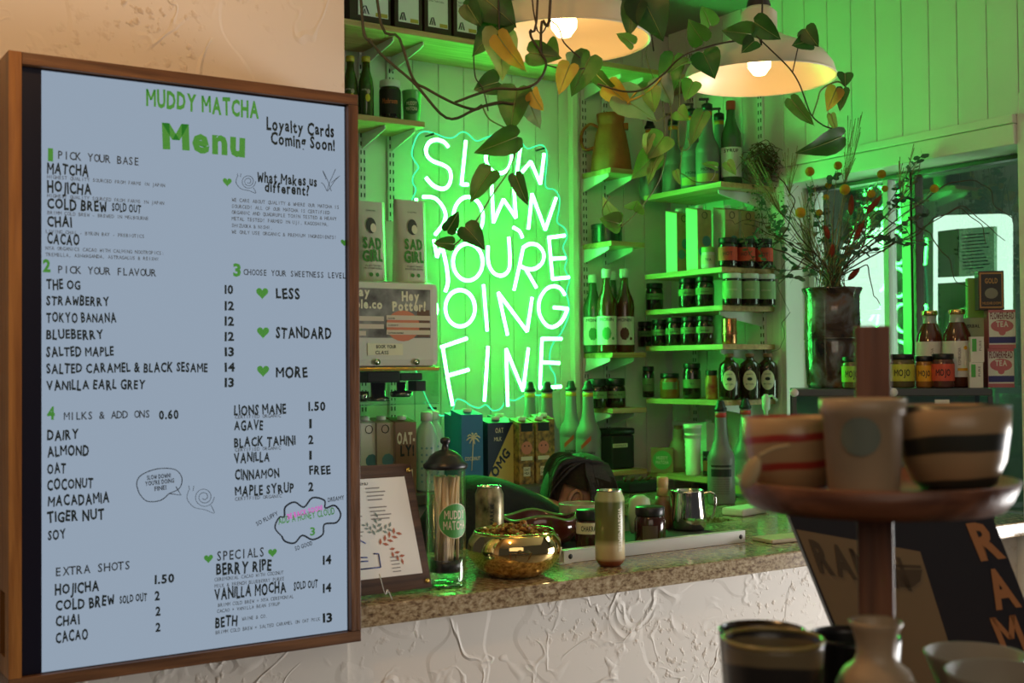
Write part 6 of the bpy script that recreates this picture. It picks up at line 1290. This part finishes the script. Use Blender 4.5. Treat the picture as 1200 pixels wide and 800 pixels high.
for a in [((752, -4), (778, 44), 44, 0, 0, -.3), ((745, 2), (735, 40), 26, 0, .3, -.3), ((832, 30), (824, 6), 22, 2, .3, 0), ((824, 48), (806, 24), 24, 1, -.5, 0), ((880, 40), (848, 36), 24, 1, -.2, -.1), ((884, 26), (914, 46), 24, 0, .4, -.1), ((884, 48), (870, 60), 18, 0, .2, -.1),
          ((824, 62), (838, 90), 30, 0, .1, 0), ((812, 96), (803, 116), 20, 2, .2, 0), ((950, 48), (930, 52), 20, 0, .1, -.12), ((944, 34), (958, 54), 20, 0, .5, -.12), ((990, 86), (991, 100), 16, 0, .1, -.12), ((980, 104), (970, 128), 18, 4, .2, -.12), ((988, 104), (984, 128), 14, 0, .4, -.12),
          ((927, 116), (952, 148), 16, 1, .6, -.12), ((986, 160), (938, 182), 26, 0, -.5, -.12), ((974, 134), (980, 156), 9, 2, .5, -.12), ((724, 112), (770, 138), 36, 5, -.2, 0), ((712, 100), (738, 124), 24, 4, .4, 0), ((700, 88), (726, 116), 16, 1, .7, 0), ((772, 92), (786, 122), 26, 5, .5, 0), ((790, 66), (778, 118), 26, 1, .3, .02),
          ((763, 104), (766, 130), 20, 2, .3, 0), ((778, 160), (760, 184), 28, 2, .2, 0), ((762, 158), (756, 180), 14, 3, .6, 0), ((768, 180), (742, 208), 26, 2, 0, 0), ((772, 182), (756, 214), 14, 2, .7, 0), ((722, 262), (706, 232), 18, 3, -.3, 0), ((726, 262), (704, 256), 22, 2, .1, 0), ((742, 246), (748, 236), 22, 2, .3, 0), ((824, 132), (808, 168), 18, 1, .4, 0),
          ((794, 130), (806, 140), 18, 2, .2, 0), ((840, 196), (824, 190), 10, 2, .5, 0), ((806, 72), (778, 82), 14, 2, .9, 0), ((852, 190), (862, 204), 12, 2, .2, -.1), ((792, 200), (796, 216), 8, 2, .6, 0)]:
    leaf(p2, a[0], a[1], d+a[5]+random.uniform(-.01, .01), a[2]*1.2, a[3], a[4])
# ================================================================== DRIED FLOWERS
VX, VY = CP(976, .122)[:2]; dv = Vector((VX, VY, .1)).dot(CF); top = DZ+hv
fb = thing('dried_flowers', 'big bunch of dried yellow button flowers, red tails and branches in the dark vase', 'bouquet', (VX, VY, DZ+.06)); FO = Vector(fb.location)
def fp(x_, y_, k=0): return D(x_, y_, dv+k)-FO
TWIG = mat('dark_twig', (.075, .035, .020), .7); STEM = mat('straw_stem', (.30, .22, .09), .7); GST2 = mat('grey_green_stem', (.12, .14, .08), .7)
MOUTH = Vector((0, 0, top-FO.z-.01))
def stem(pts, r, m, k=0, root=True, name='branch'):
    P = [fp(x_, y_, k*i/len(pts)) for i, (x_, y_) in enumerate(pts)]
    if root:
        j = Vector((random.uniform(-.045, .045), random.uniform(-.03, .03), 0)); P = [Vector((j.x*.5, j.y*.5, .0)), MOUTH+j]+P
    n = len(P); sp_ = spline(P, 5); N = len(sp_); return obj(name, tube(sp_, [r*(1-.55*i/N) for i in range(N)], 5), m, fb)
def wig(pts, amp=3, k=3):
    out = []
    for (x0, y0), (x1, y1) in zip(pts, pts[1:]):
        for i in range(k): t = i/k; out.append((x0+(x1-x0)*t+random.uniform(-amp, amp), y0+(y1-y0)*t+random.uniform(-amp, amp)))
    return out+[pts[-1]]
for pts, k in (([(1000, 300), (1045, 262), (1080, 238), (1110, 215), (1140, 210), (1160, 222), (1165, 240), (1190, 258)], -.05), ([(1040, 290), (1075, 275), (1095, 255), (1125, 245), (1150, 262), (1155, 285)], -.1), ([(930, 300), (905, 290), (925, 265), (930, 235), (920, 215), (905, 195), (890, 180), (873, 187), (862, 200)], -.08),
               ([(945, 305), (925, 318), (913, 332)], -.05), ([(995, 320), (1015, 312), (1022, 332), (1025, 345), (1032, 358)], -.1), ([(1060, 262), (1090, 272), (1100, 292), (1112, 302), (1120, 330), (1140, 338)], -.05), ([(940, 280), (910, 245), (895, 215), (880, 200)], .05), ([(960, 300), (915, 280), (888, 268), (872, 262)], -.05),
               ([(1010, 300), (1060, 278), (1090, 262), (1128, 240), (1160, 268), (1178, 282)], 0), ([(1000, 270), (1030, 250), (1060, 268), (1075, 300)], -.05)):
    stem(wig(pts, 1.6, 2), .0024, TWIG, k)
stem(wig([(925, 365), (917, 378), (920, 395), (912, 408), (900, 415)], 1, 2), .0011, TWIG, 0, False); stem([(930, 300), (912, 330), (918, 350), (925, 365)], .0013, TWIG, 0)
stem(wig([(905, 262), (880, 258), (862, 262), (850, 258)], 2, 2), .0012, TWIG, -.05, False)
YB = mat('yellow_button_flower', (.72, .36, .015), .8, bump=.8, bscale=400); RT = mat('red_bunny_tail', (.34, .040, .02), .9, bump=.8, bscale=300)
for x_, y_, r_, k in ((949, 201, 5.5, -.05), (982, 194, 5, 0), (990, 222, 6.2, -.08), (1033, 204, 5.3, .03), (1021, 227, 5, 0), (938, 249, 6.2, -.1), (960, 249, 4, .05), (1095, 221, 5, -.05), (971, 217, 4, .08), (968, 231, 3.5, .05), (1037, 221, 4, .08)):
    stem([((x_+976)/2+random.uniform(-6, 6), (y_+330)/2), (x_, y_)], .0015, STEM, k, name='flower_stem'); bm = bmesh.new(); bmesh.ops.create_icosphere(bm, subdivisions=3, radius=r_*dv/FPX)
    for v in bm.verts: v.co *= 1+.06*noise.noise(v.co*400)
    for f in bm.faces: f.smooth = True
    obj('button_flower', bm, YB, fb, fp(x_, y_, k*.67))
for (a, b_, k) in (((997, 252), (998, 229), -.05), ((1016, 250), (1032, 230), 0), ((1001, 282), (1013, 258), -.1), ((971, 280), (967, 264), -.03), ((974, 302), (976, 286), -.08), ((994, 328), (1007, 314), -.1)):
    stem([a], .0012, STEM, 0, name='flower_stem'); A_, B_ = fp(*a), fp(*b_, 0); obj('red_tail', tube([A_+(B_-A_)*t for t in (0, .12, .3, .55, .8, .95, 1.05)], [.002, .006, .0085, .0088, .007, .004, .001], 8), RT, fb)
EU = leafmat('eucalyptus_leaf', (.10, .14, .10), (.04, .07, .06), .15)
def sprig2(pts, n, s_, k=0, m=EU, nm='eucalyptus_sprig'):
    P = spline([MOUTH]+[fp(x_, y_, k) for x_, y_ in pts], 8); bm = tube(P, .0012, 4); N = len(P)
    for i in range(n):
        c = P[int(N*.25+(N*.75-1)*i/n)]; a1 = Vector((random.uniform(-1, 1), random.uniform(-1, 1), random.uniform(-.6, 1))).normalized(); b1 = a1.orthogonal().normalized(); s1 = s_*random.uniform(.7, 1.2)
        bm.faces.new([bm.verts.new(c+a1*s1*u+b1*s1*v_) for u, v_ in ((0, 0), (.4, .38), (.9, .36), (1.2, 0), (.9, -.36), (.4, -.38))])
    return obj(nm, bm, m, fb, kind='stuff')
for pts, k in (([(960, 310), (930, 290), (905, 262), (896, 235)], .0), ([(990, 300), (1040, 240), (1062, 205), (1082, 180)], 0), ([(985, 300), (1030, 290), (1068, 262), (1090, 250)], -.08), ([(965, 320), (925, 325), (895, 300), (882, 272)], -.05), ([(975, 290), (965, 240), (980, 200)], .05), ([(970, 290), (955, 250), (945, 215)], .08),
               ([(990, 310), (1015, 280), (1045, 282), (1078, 285)], -.1), ([(950, 320), (920, 300), (915, 270), (925, 240)], .05), ([(980, 300), (1005, 262), (1012, 235)], .08), ([(985, 310), (1030, 262), (1060, 232), (1078, 238)], .05)):
    sprig2(pts, 38, .022, k); sprig2([(x_+random.uniform(-14, 14), y_+random.uniform(-10, 10)) for x_, y_ in pts], 22, .013, k+.04, leafmat('brown_dry_leaf', (.16, .09, .05), (.07, .04, .025), .1), 'dried_sprig')
for i in range(34):
    t = (i-17)/17; stem([(976+t*38+random.uniform(-5, 5), 285+random.uniform(-14, 14)), (976+t*70+random.uniform(-12, 12), 235+abs(t)*30+random.uniform(-22, 22))], .0016, (STEM, GST2, TWIG)[i % 3], random.uniform(-.08, .08), name='flower_stem')
WSP = mat('wispy_dried_grass', (.34, .24, .12), .8)
def wisp(x0, y0, x1, y1, n, k=0, sp_=12):
    bm = bmesh.new(); base = fp(x0, y0, k); tube(spline([MOUTH, base], 3), .001, 3, bm)
    for i in range(n):
        t = random.random(); e_ = fp(x0+(x1-x0)*t+random.uniform(-sp_, sp_), y0+(y1-y0)*t+random.uniform(-4, 4), k+random.uniform(-.04, .04)); m_ = (base+e_)/2+Vector((random.uniform(-.01, .01), 0, random.uniform(-.01, .01))); tube([base, m_, e_], [.0008, .0006, .0012], 3, bm)
    obj('wispy_grass', bm, WSP, fb, kind='stuff')
wisp(990, 215, 1003, 130, 30, .02, 9); wisp(1055, 235, 1068, 170, 26, 0, 14); wisp(925, 230, 930, 165, 20, .05, 14); wisp(950, 300, 935, 210, 40, .06, 18); wisp(1010, 290, 1025, 215, 24, .08, 16); wisp(915, 250, 875, 175, 30, .03, 12)
# curly dried heap and hanging greenery at the shelf end
hg = thing('dried_tuft', 'brown curly dried tuft with small hanging leaves at the end of the top right shelf', 'dried plant', (2.93, 3.03, ET[0]+.001)); HO = Vector(hg.location)
bm = bmesh.new(); c0 = D(893, 187, HO.dot(CF))-HO
for i in range(130):
    a = random.uniform(0, 6.28); r_ = random.uniform(.02, .075); cz_ = c0+Vector((random.uniform(-.06, .03), random.uniform(-.05, .0), random.uniform(-.06, .03)))
    P = [cz_+Vector((r_*math.cos(a+t*.9), .02*math.sin(t*1.7+a), r_*.55*math.sin(a+t*.9))) for t in range(5)]; tube(spline(P, 3), .0013, 3, bm)
obj('curly_twigs', bm, mat('rust_twig', (.12, .055, .025), .8), hg, kind='stuff')
bm = bmesh.new()
for i in range(260):
    x_ = random.gauss(893, 10); y_ = random.uniform(205, 290) if i % 3 else random.uniform(170, 205); x_ = 895+(x_-893)*(1-.4*(y_-200)/90); c = D(x_, y_, HO.dot(CF)-.06+random.uniform(-.03, .03))-HO; a1 = Vector((random.uniform(-1, 1), random.uniform(-1, 1), -.6)).normalized(); b1 = a1.orthogonal().normalized(); s1 = .009
    bm.faces.new([bm.verts.new(c+a1*s1*u+b1*s1*v_) for u, v_ in ((0, 0), (.5, .4), (1.2, 0), (.5, -.4))])
for i in range(9): tube(spline([D(885+i*2.5, 200, HO.dot(CF)-.03)-HO, D(888+i*2, 245, HO.dot(CF)-.04)-HO, D(888+i*2.2, 288-abs(i-4)*6, HO.dot(CF)-.03)-HO], 4), .0006, 3, bm)
obj('hanging_leaves', bm, leafmat('ivy_green', (.05, .16, .04), (.02, .07, .02)), hg, kind='stuff')
